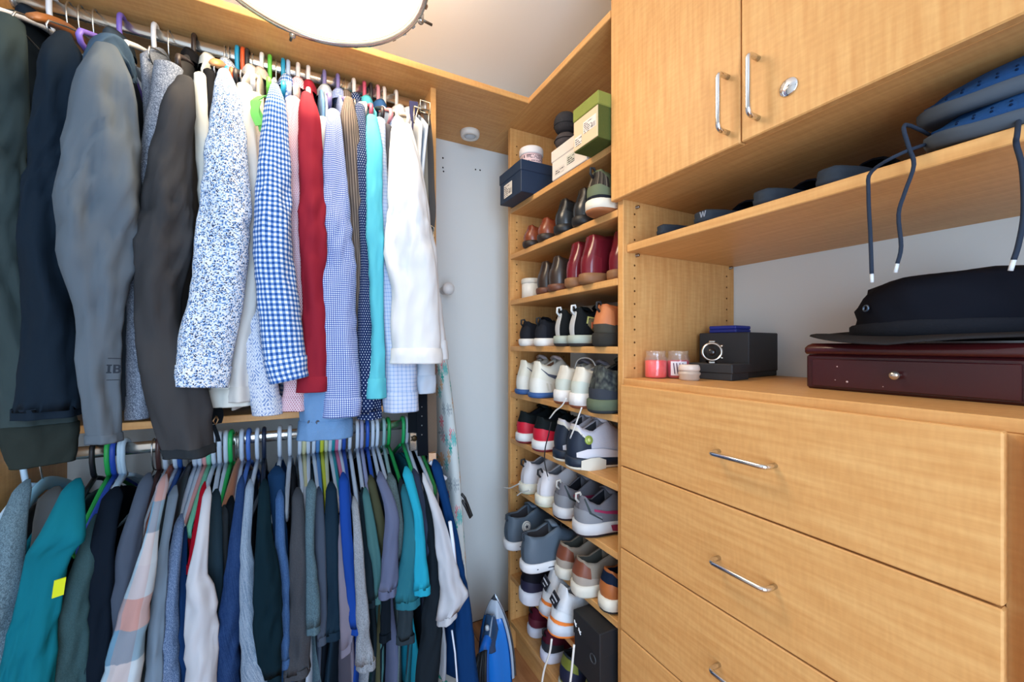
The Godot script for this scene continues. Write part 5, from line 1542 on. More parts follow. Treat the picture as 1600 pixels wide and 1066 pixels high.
	g = garment("jacket", "olive-charcoal jacket at the dark end of the upper row, its padded cuff hanging lowest", "jacket", cm(rgb(52, 63, 64), 0.85), [-0.5350, -0.5216, 1.872, 1.0757, 0.030], [0.399, -0.4928, 1.7687, -1.1400, 0.0231, -0.4819, 1.6656, -1.1050, 0.0326, -0.4872, 1.5464, -1.1050, 0.0360, -0.4915, 1.4281, -1.1050, 0.0321, -0.4909, 1.2875, -1.1050, 0.0300, -0.4685, 1.1706, -1.1050, 0.0378, -0.4371, 1.0257, -1.1050, 0.0436, -0.4324, 0.9646, -1.1050, 0.0435, -0.4295, 0.9230, -1.1050, 0.0373], 0.085, {"cuff_mat": cm(rgb(40, 46, 43), 0.90), "flat": 0.05, "crease": 1.9})
	g = garment("jacket", "navy jacket with a bent sleeve beside the grey rain jacket", "jacket", cm(rgb(21, 32, 43), 0.85), [-0.5282, -0.4637, 1.872, 1.0180, 0.035], [0.362, -0.3983, 1.7409, -1.0950, 0.0112, -0.3870, 1.6681, -1.0600, 0.0280, -0.3935, 1.5481, -1.0600, 0.0325, -0.4132, 1.4267, -1.0600, 0.0231, -0.4129, 1.3101, -1.0600, 0.0292, -0.4059, 1.1937, -1.0600, 0.0342, -0.4038, 1.0765, -1.0600, 0.0405, -0.4052, 1.0156, -1.0600, 0.0435], 0.000, {"flat": 0.05, "crease": 1.9, "collar": "shirt"})
	g = garment("rain_jacket", "grey-blue rain jacket with a rolled hood and ribbed cuff", "jacket", cm(rgb(86, 95, 104), 0.85), [-0.3878, -0.3096, 1.872, 1.0130, 0.030], [0.303, -0.3242, 1.7166, -1.0550, 0.0166, -0.3118, 1.6557, -1.0200, 0.0321, -0.3151, 1.6075, -1.0200, 0.0416, -0.3162, 1.5481, -1.0200, 0.0490, -0.3234, 1.4289, -1.0200, 0.0551, -0.3252, 1.3112, -1.0200, 0.0496, -0.3232, 1.2173, -1.0200, 0.0315, -0.3243, 1.1233, -1.0200, 0.0282, -0.3201, 1.0291, -1.0200, 0.0259, -0.3174, 0.9675, -1.0200, 0.0260], 0.030, {"flat": 0.06, "crease": 2.1, "collar": "shirt", "body": cm(rgb(59, 70, 81), 0.85)})
	rain_jacket_details(g)
	g = garment("knit_sweater", "blue and white melange knit sweater between the rain jacket and the dark overshirt", "sweater", fabric("knit", Vector2(8, 8)), [-0.2955, -0.2890, 1.872, 0.9980, 0.030], [0.244, -0.2460, 1.7433, -1.1200, 0.0242, -0.2581, 1.5926, -1.0850, 0.0179, -0.2798, 1.3930, -1.0850, 0.0169, -0.2862, 1.1984, -1.0850, 0.0172, -0.2882, 0.9984, -1.0850, 0.0172], 0.050, {"flat": 0.04})
	g = garment("overshirt", "dark grey-brown overshirt with a long sleeve reaching below the shelf", "overshirt", cm(rgb(55, 55, 57), 0.85), [-0.2430, -0.2189, 1.872, 1.0064, 0.028], [0.206, -0.2067, 1.6961, -1.0650, 0.0140, -0.2072, 1.6301, -1.0300, 0.0238, -0.2145, 1.5775, -1.0300, 0.0289, -0.2270, 1.4487, -1.0300, 0.0381, -0.2331, 1.3222, -1.0300, 0.0411, -0.2399, 1.1967, -1.0300, 0.0346, -0.2169, 1.0708, -1.0300, 0.0479, -0.2031, 0.9937, -1.0300, 0.0448, -0.1917, 0.9286, -1.0300, 0.0389], 0.035, {"flat": 0.05, "crease": 1.9, "collar": "shirt", "collar_mat": cm(rgb(21, 21, 24), 0.85), "cuff_mat": cm(rgb(38, 42, 46), 0.85)})
	g = garment("dress_shirt", "cream-white shirt whose cuff hangs below the floral shirt", "shirt", cm(rgb(203, 205, 199), 0.85), [-0.2048, -0.1613, 1.872, 1.0138, 0.014], [0.143, -0.1916, 1.7405, -1.1200, 0.0107, -0.1817, 1.5838, -1.0850, 0.0131, -0.1636, 1.4500, -1.0850, 0.0223, -0.1404, 1.2722, -1.0850, 0.0344, -0.1344, 1.1326, -1.0850, 0.0381, -0.1315, 1.0148, -1.0850, 0.0388], 0.050, {"collar": "shirt"})
	g = garment("cardigan", "black sliver of a garment between the cream and floral shirts", "cardigan", cm(rgb(19, 20, 24), 0.85), [-0.1768, -0.1554, 1.872, 1.0308, 0.012], [0.155, -0.1791, 1.7616, -1.1350, 0.0098, -0.1724, 1.5995, -1.1000, 0.0095, -0.1696, 1.3420, -1.1000, 0.0101], 0.000, {})
	g = garment("dress_shirt", "white shirt with a fine blue floral print, front-most of the pale shirts", "shirt", fabric("floral", Vector2(9, 9), rgb(226, 226, 226)), [-0.1668, -0.1494, 1.872, 1.0595, 0.014], [0.138, -0.1388, 1.7268, -1.0550, 0.0106, -0.1285, 1.6594, -1.0200, 0.0233, -0.1283, 1.5937, -1.0200, 0.0298, -0.1302, 1.5276, -1.0200, 0.0351, -0.1330, 1.3959, -1.0200, 0.0435, -0.1454, 1.2639, -1.0200, 0.0434, -0.1622, 1.1596, -1.0200, 0.0446, -0.1709, 1.0645, -1.0200, 0.0390], 0.050, {"flat": 0.03, "collar": "shirt", "slant": -0.1})
	g = garment("dress_shirt", "off-white shirt right beside the blue floral one", "shirt", cm(rgb(196, 194, 190), 0.85), [-0.1126, -0.1177, 1.872, 0.9991, 0.014], [0.095, -0.1067, 1.7272, -1.0950, 0.0144, -0.0985, 1.6197, -1.0600, 0.0187, -0.0915, 1.4817, -1.0600, 0.0165, -0.0927, 1.3420, -1.0600, 0.0153, -0.0986, 1.2718, -1.0600, 0.0164, -0.1079, 1.1466, -1.0600, 0.0185, -0.1125, 1.0251, -1.0600, 0.0207], 0.050, {"collar": "shirt"})
	g = garment("linen_shirt", "beige slubbed linen shirt behind the green ribbon", "shirt", fabric("linen", Vector2(5, 5), rgb(226, 226, 226)), [-0.0900, -0.0747, 1.872, 0.9960, 0.014], [0.076, -0.0883, 1.7189, -1.1100, 0.0174, -0.0796, 1.5600, -1.0750, 0.0133, -0.0772, 1.4178, -1.0750, 0.0109, -0.0868, 1.2744, -1.0750, 0.0132, -0.0818, 1.1181, -1.0750, 0.0206, -0.0794, 1.0610, -1.0750, 0.0206], 0.000, {"collar": "shirt"})
	g = garment("dress_shirt", "blue paisley shirt showing its cuff below the gingham sleeve", "shirt", fabric("paisley", Vector2(10, 10), rgb(226, 226, 226)), [-0.0560, -0.0644, 1.872, 0.9953, 0.014], [0.071, -0.0780, 1.4982, -1.1030, 0.0075, -0.0887, 1.3016, -1.0680, 0.0131, -0.0850, 1.1748, -1.0680, 0.0192, -0.0690, 1.0612, -1.0680, 0.0280, -0.0616, 0.9923, -1.0680, 0.0282], 0.050, {})
	g = garment("gingham_shirt", "blue and white gingham shirt with a bent sleeve", "shirt", fabric("gingham", Vector2(46, 46), rgb(226, 226, 226)), [-0.0275, -0.0191, 1.872, 1.0229, 0.014], [0.037, -0.0460, 1.7225, -1.0550, 0.0092, -0.0431, 1.6694, -1.0200, 0.0173, -0.0448, 1.6140, -1.0200, 0.0226, -0.0457, 1.4764, -1.0200, 0.0321, -0.0456, 1.3390, -1.0200, 0.0357, -0.0370, 1.2294, -1.0200, 0.0396, -0.0269, 1.1189, -1.0200, 0.0382, -0.0173, 1.0713, -1.0200, 0.0337], 0.050, {"flat": 0.032, "collar": "shirt", "slant": 0.22})
	g = garment("dress_shirt", "pink shirt with a small burgundy dot print beside the burgundy shirt", "shirt", fabric("pinkdots", Vector2(30, 30), rgb(226, 226, 226)), [0.0001, -0.0191, 1.872, 0.9920, 0.014], [0.006, -0.0099, 1.7289, -1.1050, 0.0154, -0.0064, 1.5731, -1.0700, 0.0156, -0.0012, 1.3530, -1.0700, 0.0144, -0.0024, 1.1318, -1.0700, 0.0209, -0.0127, 0.9969, -1.0700, 0.0233], 0.050, {"collar": "shirt"})
	g = garment("dress_shirt", "plain burgundy shirt with a buttoned cuff", "shirt", cm(rgb(131, 30, 45), 0.75), [0.0265, 0.0409, 1.872, 1.0512, 0.014], [-0.026, 0.0180, 1.7327, -1.0750, 0.0114, 0.0222, 1.6686, -1.0400, 0.0221, 0.0268, 1.5680, -1.0400, 0.0255, 0.0294, 1.4230, -1.0400, 0.0229, 0.0300, 1.2776, -1.0400, 0.0223, 0.0321, 1.1465, -1.0400, 0.0269, 0.0309, 1.0417, -1.0400, 0.0308], 0.050, {"collar": "shirt"})
	g = garment("dress_shirt", "pale grey shirt, a narrow strip beside the burgundy one", "shirt", cm(rgb(158, 169, 180), 0.85), [0.0690, 0.0554, 1.872, 1.0505, 0.012], [-0.052, 0.0547, 1.7103, -1.1300, 0.0123, 0.0565, 1.5961, -1.0950, 0.0113, 0.0593, 1.3638, -1.0950, 0.0099, 0.0600, 1.1154, -1.0950, 0.0092], 0.000, {"collar": "shirt"})
	g = garment("denim_shirt", "light denim shirt whose two-button cuff hangs over the lower rod", "shirt", cm(rgb(100, 136, 176), 0.85, 0.0, "weave"), [0.0569, 0.0554, 1.872, 1.0186, 0.013], [-0.053, 0.0602, 1.3358, -1.1130, 0.0381, 0.0585, 1.1159, -1.0780, 0.0453, 0.0568, 1.0243, -1.0780, 0.0542, 0.0562, 0.9266, -1.0780, 0.0563], 0.070, {"buttons": [Vector3(0.0234, 0.9714, -1.0460), Vector3(0.0405, 0.9699, -1.0460)]})
	g = garment("checked_shirt", "blue micro-check shirt with the longest sleeve of the shirts", "shirt", fabric("check", Vector2(52, 52)), [0.1057, 0.0923, 1.872, 0.9839, 0.014], [-0.078, 0.0765, 1.7126, -1.0850, 0.0135, 0.0741, 1.6569, -1.0500, 0.0172, 0.0763, 1.5071, -1.0500, 0.0262, 0.0821, 1.3574, -1.0500, 0.0361, 0.0864, 1.2069, -1.0500, 0.0390, 0.0892, 1.0558, -1.0500, 0.0405, 0.0899, 0.9801, -1.0500, 0.0398], 0.050, {"collar": "shirt"})
	g = garment("striped_shirt", "brown shirt with thin tan stripes beside the navy dotted shirt", "shirt", fabric("stripes", Vector2(24, 8)), [0.1253, 0.1305, 1.872, 1.1381, 0.013], [-0.112, 0.1136, 1.7681, -1.1150, 0.0105, 0.1109, 1.6798, -1.0800, 0.0212, 0.1198, 1.5245, -1.0800, 0.0228, 0.1286, 1.3678, -1.0800, 0.0170, 0.1383, 1.1385, -1.0800, 0.0134], 0.050, {"collar": "shirt"})
	g = garment("dotted_shirt", "navy shirt with white dots beside the turquoise shirt", "shirt", fabric("dots", Vector2(40, 40)), [0.1508, 0.1620, 1.872, 0.9700, 0.014], [-0.137, 0.1386, 1.7514, -1.1010, 0.0114, 0.1417, 1.6022, -1.0660, 0.0140, 0.1477, 1.3670, -1.0660, 0.0126, 0.1455, 1.1779, -1.0660, 0.0178, 0.1539, 1.0516, -1.0660, 0.0276, 0.1562, 0.9661, -1.0660, 0.0299], 0.000, {"collar": "shirt"})
	g = garment("dress_shirt", "plain turquoise shirt between the dotted and the lilac-checked ones", "shirt", cm(rgb(86, 178, 192), 0.70), [0.1823, 0.1862, 1.872, 1.0279, 0.013], [-0.158, 0.1657, 1.7213, -1.0850, 0.0130, 0.1649, 1.6006, -1.0500, 0.0186, 0.1679, 1.3660, -1.0500, 0.0171, 0.1724, 1.1779, -1.0500, 0.0157, 0.1717, 1.0176, -1.0500, 0.0209], 0.050, {"collar": "shirt"})
	g = garment("checked_shirt", "pale lilac-blue checked shirt tucked behind the white sleeve", "shirt", fabric("palecheck", Vector2(50, 50), rgb(226, 226, 226)), [0.2223, 0.2362, 1.872, 0.9908, 0.013], [-0.193, 0.1894, 1.7305, -1.1050, 0.0119, 0.1935, 1.5338, -1.0700, 0.0108, 0.2054, 1.3411, -1.0700, 0.0210, 0.2289, 1.1464, -1.0700, 0.0395, 0.2329, 0.9788, -1.0700, 0.0404], 0.050, {"collar": "shirt", "collar_mat": cm(rgb(54, 90, 135), 0.85)})
	g = garment("polo_shirt", "dark grey shirt seen as a thin strip beside the white shirts", "shirt", cm(rgb(75, 75, 82), 0.85), [0.2417, 0.2126, 1.872, 1.1121, 0.012], [-0.189, 0.2117, 1.7287, -1.1250, 0.0098, 0.2083, 1.5429, -1.0900, 0.0095, 0.2108, 1.3448, -1.0900, 0.0103], 0.000, {})
	g = garment("dress_shirt", "bright white shirt with a broad crumpled sleeve in front", "shirt", cm(rgb(216, 216, 216), 0.85), [0.2794, 0.2706, 1.872, 1.1112, 0.014], [-0.232, 0.2256, 1.7210, -1.0600, 0.0117, 0.2229, 1.6655, -1.0250, 0.0220, 0.2332, 1.5890, -1.0250, 0.0352, 0.2405, 1.4477, -1.0250, 0.0484, 0.2432, 1.3687, -1.0250, 0.0585, 0.2574, 1.2902, -1.0250, 0.0560, 0.2614, 1.2104, -1.0250, 0.0584, 0.2640, 1.1015, -1.0250, 0.0624], 0.055, {"flat": 0.034, "crease": 1.5, "collar": "shirt"})
	g = garment("dress_shirt", "second white shirt, nearest the belts", "shirt", cm(rgb(212, 214, 216), 0.85), [0.3079, 0.3061, 1.872, 1.1107, 0.013], [-0.262, 0.2572, 1.7274, -1.0950, 0.0099, 0.2663, 1.6255, -1.0600, 0.0137, 0.2889, 1.4634, -1.0600, 0.0212, 0.3026, 1.2974, -1.0600, 0.0280, 0.3130, 1.1092, -1.0600, 0.0381], 0.050, {"collar": "shirt"})
	g = garment("dress_shirt", "pale blue-white shirt whose hem shows below the bright white cuffs", "shirt", cm(rgb(187, 198, 212), 0.85), [0.3306, 0.3097, 1.872, 1.0216, 0.012], [-0.261, 0.2883, 1.5168, -1.1300, 0.0172, 0.2985, 1.2152, -1.0950, 0.0286, 0.3003, 1.0186, -1.0950, 0.0320], 0.050, {})

func build_lower_clothes():
	hanger("plastic", rgb(190, 216, 236), -0.5450, 0.892, 0.012, "white plastic hanger on the lower rod, first of its kind from the jacket end", "white hangers on the lower rod")
	hanger("broad", rgb(150, 206, 232), -0.5186, 0.892, 0.024, "the one broad pale blue plastic hanger on the lower rod", "broad pale blue hangers on the lower rod")
	hanger("plastic", rgb(26, 30, 38), -0.4323, 0.892, 0.030, "black plastic hanger on the lower rod, first of its kind from the jacket end", "black hangers on the lower rod")
	hanger("plastic", rgb(44, 186, 92), -0.4065, 0.892, 0.044, "green plastic hanger on the lower rod, first of its kind from the jacket end", "green hangers on the lower rod")
	hanger("plastic", rgb(40, 82, 190), -0.3962, 0.892, 0.024, "blue plastic hanger on the lower rod, first of its kind from the jacket end", "blue hangers on the lower rod")
	hanger("plastic", rgb(196, 224, 244), -0.3835, 0.892, 0.042, "white plastic hanger on the lower rod, second of its kind from the jacket end", "white hangers on the lower rod")
	hanger("plastic", rgb(196, 224, 244), -0.3765, 0.892, -0.047, "white plastic hanger on the lower rod, third of its kind from the jacket end", "white hangers on the lower rod")
	hanger("wire", rgb(196, 200, 200), -0.3225, 0.892, -0.003, "thin metal wire hanger on the lower rod, first of its kind from the jacket end", "thin metal wire hangers on the lower rod")
	hanger("plastic", rgb(74, 46, 44), -0.3114, 0.892, 0.044, "the one dark brown plastic hanger on the lower rod", "dark brown hangers on the lower rod")
	hanger("plastic", rgb(196, 216, 236), -0.2976, 0.892, 0.015, "white plastic hanger on the lower rod, fourth of its kind from the jacket end", "white hangers on the lower rod")
	hanger("wooden", rgb(150, 76, 48), -0.2888, 0.892, 0.040, "wooden hanger on the lower rod, first of its kind from the jacket end", "wooden hangers on the lower rod")
	hanger("plastic", rgb(200, 220, 240), -0.2773, 0.892, -0.039, "white plastic hanger on the lower rod, fifth of its kind from the jacket end", "white hangers on the lower rod")
	hanger("plastic", rgb(40, 86, 160), -0.2683, 0.892, -0.003, "blue plastic hanger on the lower rod, second of its kind from the jacket end", "blue hangers on the lower rod")
	hanger("broad", rgb(20, 28, 36), -0.2501, 0.892, -0.025, "the one broad black plastic hanger on the lower rod", "broad black hangers on the lower rod")
	hanger("plastic", rgb(206, 222, 240), -0.2382, 0.892, 0.004, "white plastic hanger on the lower rod, sixth of its kind from the jacket end", "white hangers on the lower rod")
	hanger("plastic", rgb(206, 222, 240), -0.2276, 0.892, 0.007, "white plastic hanger on the lower rod, seventh of its kind from the jacket end", "white hangers on the lower rod")
	hanger("plastic", rgb(228, 166, 166), -0.2168, 0.892, -0.049, "pink plastic hanger on the lower rod, first of its kind from the jacket end", "pink hangers on the lower rod")
	hanger("plastic", rgb(120, 206, 170), -0.2087, 0.892, -0.028, "green plastic hanger on the lower rod, second of its kind from the jacket end", "green hangers on the lower rod")
	hanger("plastic", rgb(206, 222, 240), -0.1978, 0.892, -0.022, "white plastic hanger on the lower rod, eighth of its kind from the jacket end", "white hangers on the lower rod")
	hanger("plastic", rgb(206, 222, 240), -0.1854, 0.892, 0.042, "white plastic hanger on the lower rod, ninth of its kind from the jacket end", "white hangers on the lower rod")
	hanger("plastic", rgb(206, 222, 240), -0.1714, 0.892, 0.027, "white plastic hanger on the lower rod, tenth of its kind from the jacket end", "white hangers on the lower rod")
	hanger("plastic", rgb(30, 180, 90), -0.1602, 0.892, -0.034, "green plastic hanger on the lower rod, third of its kind from the jacket end", "green hangers on the lower rod")
	hanger("wire", rgb(180, 184, 186), -0.1488, 0.892, 0.030, "thin metal wire hanger on the lower rod, second of its kind from the jacket end", "thin metal wire hangers on the lower rod")
	hanger("wooden", rgb(176, 120, 92), -0.1430, 0.892, -0.036, "wooden hanger on the lower rod, second of its kind from the jacket end", "wooden hangers on the lower rod")
	hanger("plastic", rgb(206, 222, 240), -0.1358, 0.892, 0.012, "white plastic hanger on the lower rod, eleventh of its kind from the jacket end", "white hangers on the lower rod")
	hanger("plastic", rgb(74, 120, 204), -0.1198, 0.892, -0.037, "blue plastic hanger on the lower rod, third of its kind from the jacket end", "blue hangers on the lower rod")
	hanger("plastic", rgb(206, 222, 240), -0.0992, 0.892, -0.050, "white plastic hanger on the lower rod, twelfth of its kind from the jacket end", "white hangers on the lower rod")
	hanger("plastic", rgb(26, 40, 64), -0.0842, 0.892, 0.037, "black plastic hanger on the lower rod, second of its kind from the jacket end", "black hangers on the lower rod")
	hanger("plastic", rgb(206, 222, 240), -0.0459, 0.892, -0.029, "white plastic hanger on the lower rod, thirteenth of its kind from the jacket end", "white hangers on the lower rod")
	hanger("plastic", rgb(206, 222, 240), -0.0207, 0.892, -0.028, "white plastic hanger on the lower rod, fourteenth of its kind from the jacket end", "white hangers on the lower rod")
	hanger("plastic", rgb(206, 222, 240), 0.0033, 0.892, 0.048, "white plastic hanger on the lower rod, fifteenth of its kind from the jacket end", "white hangers on the lower rod")
	hanger("plastic", rgb(216, 214, 170), 0.0147, 0.892, 0.037, "the one pale yellow plastic hanger on the lower rod", "pale yellow hangers on the lower rod")
	hanger("plastic", rgb(206, 222, 240), 0.0261, 0.892, -0.021, "white plastic hanger on the lower rod, sixteenth of its kind from the jacket end", "white hangers on the lower rod")
	hanger("plastic", rgb(206, 222, 240), 0.0394, 0.892, 0.046, "white plastic hanger on the lower rod, seventeenth of its kind from the jacket end", "white hangers on the lower rod")
	hanger("plastic", rgb(86, 140, 200), 0.0511, 0.892, 0.004, "blue plastic hanger on the lower rod, fourth of its kind from the jacket end", "blue hangers on the lower rod")
	hanger("plastic", rgb(206, 216, 64), 0.0612, 0.892, 0.018, "the one yellow plastic hanger on the lower rod", "yellow hangers on the lower rod")
	hanger("plastic", rgb(206, 220, 190), 0.0731, 0.892, -0.030, "white plastic hanger on the lower rod, eighteenth of its kind from the jacket end", "white hangers on the lower rod")
	hanger("plastic", rgb(206, 222, 240), 0.0834, 0.892, 0.044, "white plastic hanger on the lower rod, nineteenth of its kind from the jacket end", "white hangers on the lower rod")
	hanger("plastic", rgb(26, 150, 166), 0.0920, 0.892, 0.019, "teal plastic hanger on the lower rod, first of its kind from the jacket end", "teal hangers on the lower rod")
	hanger("plastic", rgb(216, 120, 160), 0.1007, 0.892, 0.047, "pink plastic hanger on the lower rod, second of its kind from the jacket end", "pink hangers on the lower rod")
	hanger("plastic", rgb(206, 222, 240), 0.1094, 0.892, 0.039, "white plastic hanger on the lower rod, twentieth of its kind from the jacket end", "white hangers on the lower rod")
	hanger("plastic", rgb(40, 84, 176), 0.1218, 0.892, -0.020, "blue plastic hanger on the lower rod, fifth of its kind from the jacket end", "blue hangers on the lower rod")
	hanger("plastic", rgb(206, 222, 240), 0.1378, 0.892, -0.014, "white plastic hanger on the lower rod, twenty-first of its kind from the jacket end", "white hangers on the lower rod")
	hanger("plastic", rgb(206, 222, 240), 0.1595, 0.892, -0.033, "white plastic hanger on the lower rod, twenty-second of its kind from the jacket end", "white hangers on the lower rod")
	hanger("plastic", rgb(170, 180, 220), 0.1723, 0.892, -0.035, "the one pale blue plastic hanger on the lower rod", "pale blue hangers on the lower rod")
	hanger("plastic", rgb(40, 92, 196), 0.1890, 0.892, -0.043, "blue plastic hanger on the lower rod, sixth of its kind from the jacket end", "blue hangers on the lower rod")
	hanger("plastic", rgb(206, 222, 240), 0.2040, 0.892, -0.020, "white plastic hanger on the lower rod, twenty-third of its kind from the jacket end", "white hangers on the lower rod")
	hanger("plastic", rgb(206, 222, 240), 0.2172, 0.892, 0.010, "white plastic hanger on the lower rod, twenty-fourth of its kind from the jacket end", "white hangers on the lower rod")
	hanger("plastic", rgb(150, 190, 190), 0.2383, 0.892, -0.050, "teal plastic hanger on the lower rod, second of its kind from the jacket end", "teal hangers on the lower rod")
	hanger("plastic", rgb(30, 160, 80), 0.2519, 0.892, 0.018, "green plastic hanger on the lower rod, fourth of its kind from the jacket end", "green hangers on the lower rod")
	hanger("plastic", rgb(40, 190, 110), 0.2974, 0.892, -0.016, "green plastic hanger on the lower rod, fifth of its kind from the jacket end", "green hangers on the lower rod")
	hanger("plastic", rgb(206, 222, 240), 0.3096, 0.892, -0.019, "white plastic hanger on the lower rod, twenty-fifth of its kind from the jacket end", "white hangers on the lower rod")
	hanger("plastic", rgb(206, 222, 240), 0.3280, 0.892, 0.032, "white plastic hanger on the lower rod, twenty-sixth of its kind from the jacket end", "white hangers on the lower rod")
	hanger("plastic", rgb(40, 150, 80), 0.3445, 0.892, -0.002, "green plastic hanger on the lower rod, sixth of its kind from the jacket end", "green hangers on the lower rod")
	hanger("wooden", rgb(206, 130, 110), 0.3655, 0.892, -0.018, "wooden hanger on the lower rod, third of its kind from the jacket end", "wooden hangers on the lower rod")
	var g
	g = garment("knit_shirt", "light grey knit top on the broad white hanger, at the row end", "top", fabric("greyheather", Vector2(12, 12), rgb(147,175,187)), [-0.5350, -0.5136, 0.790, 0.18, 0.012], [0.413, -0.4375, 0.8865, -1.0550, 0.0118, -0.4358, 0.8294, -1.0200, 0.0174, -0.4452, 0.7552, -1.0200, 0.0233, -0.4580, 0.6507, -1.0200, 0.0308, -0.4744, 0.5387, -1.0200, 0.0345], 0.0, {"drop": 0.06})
	g = garment("t_shirt", "dark grey T-shirt on the broad white hanger", "T-shirt", cm(rgb(83, 86, 88), 0.85), [-0.5261, -0.4637, 0.790, 0.18, 0.012], [0.375, -0.4265, 0.8502, -1.1250, 0.0183, -0.4226, 0.7866, -1.0900, 0.0182, -0.4328, 0.6575, -1.0900, 0.0164, -0.4470, 0.4960, -1.0900, 0.0153], 0.0, {"drop": 0.06})
	g = garment("sweatshirt", "teal sweatshirt with a bunched shoulder", "sweatshirt", cm(rgb(11, 96, 110), 0.85), [-0.4859, -0.4637, 0.790, 0.18, 0.020], [0.367, -0.3646, 0.8832, -1.0350, 0.0148, -0.3655, 0.8273, -1.0000, 0.0260, -0.3736, 0.8023, -1.0000, 0.0313, -0.3857, 0.7807, -1.0000, 0.0255, -0.3954, 0.7085, -1.0000, 0.0262, -0.4052, 0.6459, -1.0000, 0.0286, -0.4145, 0.5299, -1.0000, 0.0313], 0.0, {"drop": 0.06, "flat": 0.045, "crease": 2.2})
	sweatshirt_details(g)
	g = garment("t_shirt", "grey-green heather T-shirt beside the teal sweatshirt", "T-shirt", fabric("soft", Vector2(14, 14), rgb(60,88,93)), [-0.4386, -0.4015, 0.790, 0.18, 0.016], [0.332, -0.3509, 0.8015, -1.0700, 0.0060, -0.3497, 0.7466, -1.0350, 0.0155, -0.3615, 0.6794, -1.0350, 0.0200, -0.3754, 0.4864, -1.0350, 0.0267], 0.0, {"drop": 0.06})
	g = garment("t_shirt", "near-black navy T-shirt beside the grey-green heather one", "T-shirt", cm(rgb(14, 23, 34), 0.85), [-0.3925, -0.3543, 0.790, 0.18, 0.020], [0.305, -0.3254, 0.8461, -1.0850, 0.0159, -0.3281, 0.7828, -1.0500, 0.0164, -0.3335, 0.6631, -1.0500, 0.0162, -0.3441, 0.4618, -1.0500, 0.0177], 0.0, {"drop": 0.06})
	g = garment("polo_shirt", "slate grey polo shirt with a seam at the shoulder", "polo shirt", cm(rgb(70, 78, 92), 0.85), [-0.3271, -0.3197, 0.790, 0.18, 0.014], [0.271, -0.2769, 0.8646, -1.0950, 0.0118, -0.2802, 0.8188, -1.0600, 0.0135, -0.2912, 0.7582, -1.0600, 0.0166, -0.2997, 0.6977, -1.0600, 0.0173, -0.3120, 0.5770, -1.0600, 0.0125, -0.3194, 0.4438, -1.0600, 0.0141], 0.0, {"drop": 0.06, "collar": "tee"})
	g = garment("plaid_shirt", "pastel plaid shirt in pink, blue and white", "shirt", fabric("plaid", Vector2(5.0, 4.4), rgb(206,208,210)), [-0.3019, -0.2890, 0.790, 0.18, 0.014], [0.254, -0.2366, 0.8725, -1.0350, 0.0096, -0.2371, 0.8324, -1.0000, 0.0082, -0.2464, 0.7740, -1.0000, 0.0099, -0.2578, 0.7168, -1.0000, 0.0164, -0.2696, 0.6605, -1.0000, 0.0205, -0.2825, 0.5819, -1.0000, 0.0232, -0.2973, 0.4820, -1.0000, 0.0268], 0.0, {"drop": 0.06})
	g = garment("t_shirt", "dark green-grey T-shirt glimpsed beside the plaid shirt", "T-shirt", cm(rgb(34, 41, 43), 0.85), [-0.2904, -0.2733, 0.790, 0.18, 0.012], [0.238, -0.2538, 0.8229, -1.1100, 0.0082, -0.2579, 0.7444, -1.0750, 0.0098, -0.2650, 0.6166, -1.0750, 0.0087, -0.2749, 0.4138, -1.0750, 0.0105], 0.0, {"drop": 0.06})
	g = garment("polo_shirt", "pale blue-grey shirt with a creased shoulder", "shirt", cm(rgb(112, 129, 145), 0.85), [-0.2813, -0.2627, 0.790, 0.18, 0.012], [0.227, -0.2287, 0.8368, -1.0750, 0.0087, -0.2343, 0.7541, -1.0400, 0.0082, -0.2407, 0.6924, -1.0400, 0.0106, -0.2480, 0.5686, -1.0400, 0.0119, -0.2543, 0.4330, -1.0400, 0.0123], 0.0, {"drop": 0.06, "collar": "tee"})
	g = garment("t_shirt", "blue and white heather T-shirt beside the pale blue-grey shirt", "T-shirt", fabric("blueheather", Vector2(13, 13), rgb(200,204,212)), [-0.2722, -0.2497, 0.790, 0.18, 0.013], [0.213, -0.2229, 0.7685, -1.0950, 0.0084, -0.2265, 0.6788, -1.0600, 0.0115, -0.2341, 0.5513, -1.0600, 0.0169, -0.2390, 0.4110, -1.0600, 0.0207], 0.0, {"drop": 0.06})
	g = garment("t_shirt", "royal navy T-shirt, a strip beside the white long sleeve", "T-shirt", cm(rgb(19, 48, 88), 0.85), [-0.2590, -0.2245, 0.790, 0.18, 0.012], [0.197, -0.2188, 0.7344, -1.1100, 0.0070, -0.2161, 0.6023, -1.0750, 0.0098, -0.2172, 0.3902, -1.0750, 0.0119], 0.0, {"drop": 0.06})
	g = garment("t_shirt", "bright red T-shirt, a sliver above the white long sleeve", "T-shirt", cm(rgb(148, 12, 32), 0.85), [-0.2200, -0.1963, 0.790, 0.18, 0.010], [0.174, -0.1860, 0.8248, -1.1200, 0.0062, -0.1901, 0.7522, -1.0850, 0.0081, -0.2004, 0.6664, -1.0850, 0.0075], 0.0, {"drop": 0.06})
	g = garment("long_sleeve_shirt", "off-white long-sleeved top beside the red sliver", "top", cm(rgb(171, 174, 181), 0.85), [-0.2117, -0.1848, 0.790, 0.18, 0.012], [0.168, -0.1671, 0.8348, -1.0450, 0.0080, -0.1677, 0.7776, -1.0100, 0.0097, -0.1773, 0.6910, -1.0100, 0.0151, -0.1735, 0.6672, -1.0100, 0.0217, -0.1709, 0.5623, -1.0100, 0.0243, -0.1749, 0.4242, -1.0100, 0.0262], 0.0, {"drop": 0.06, "flat": 0.03})
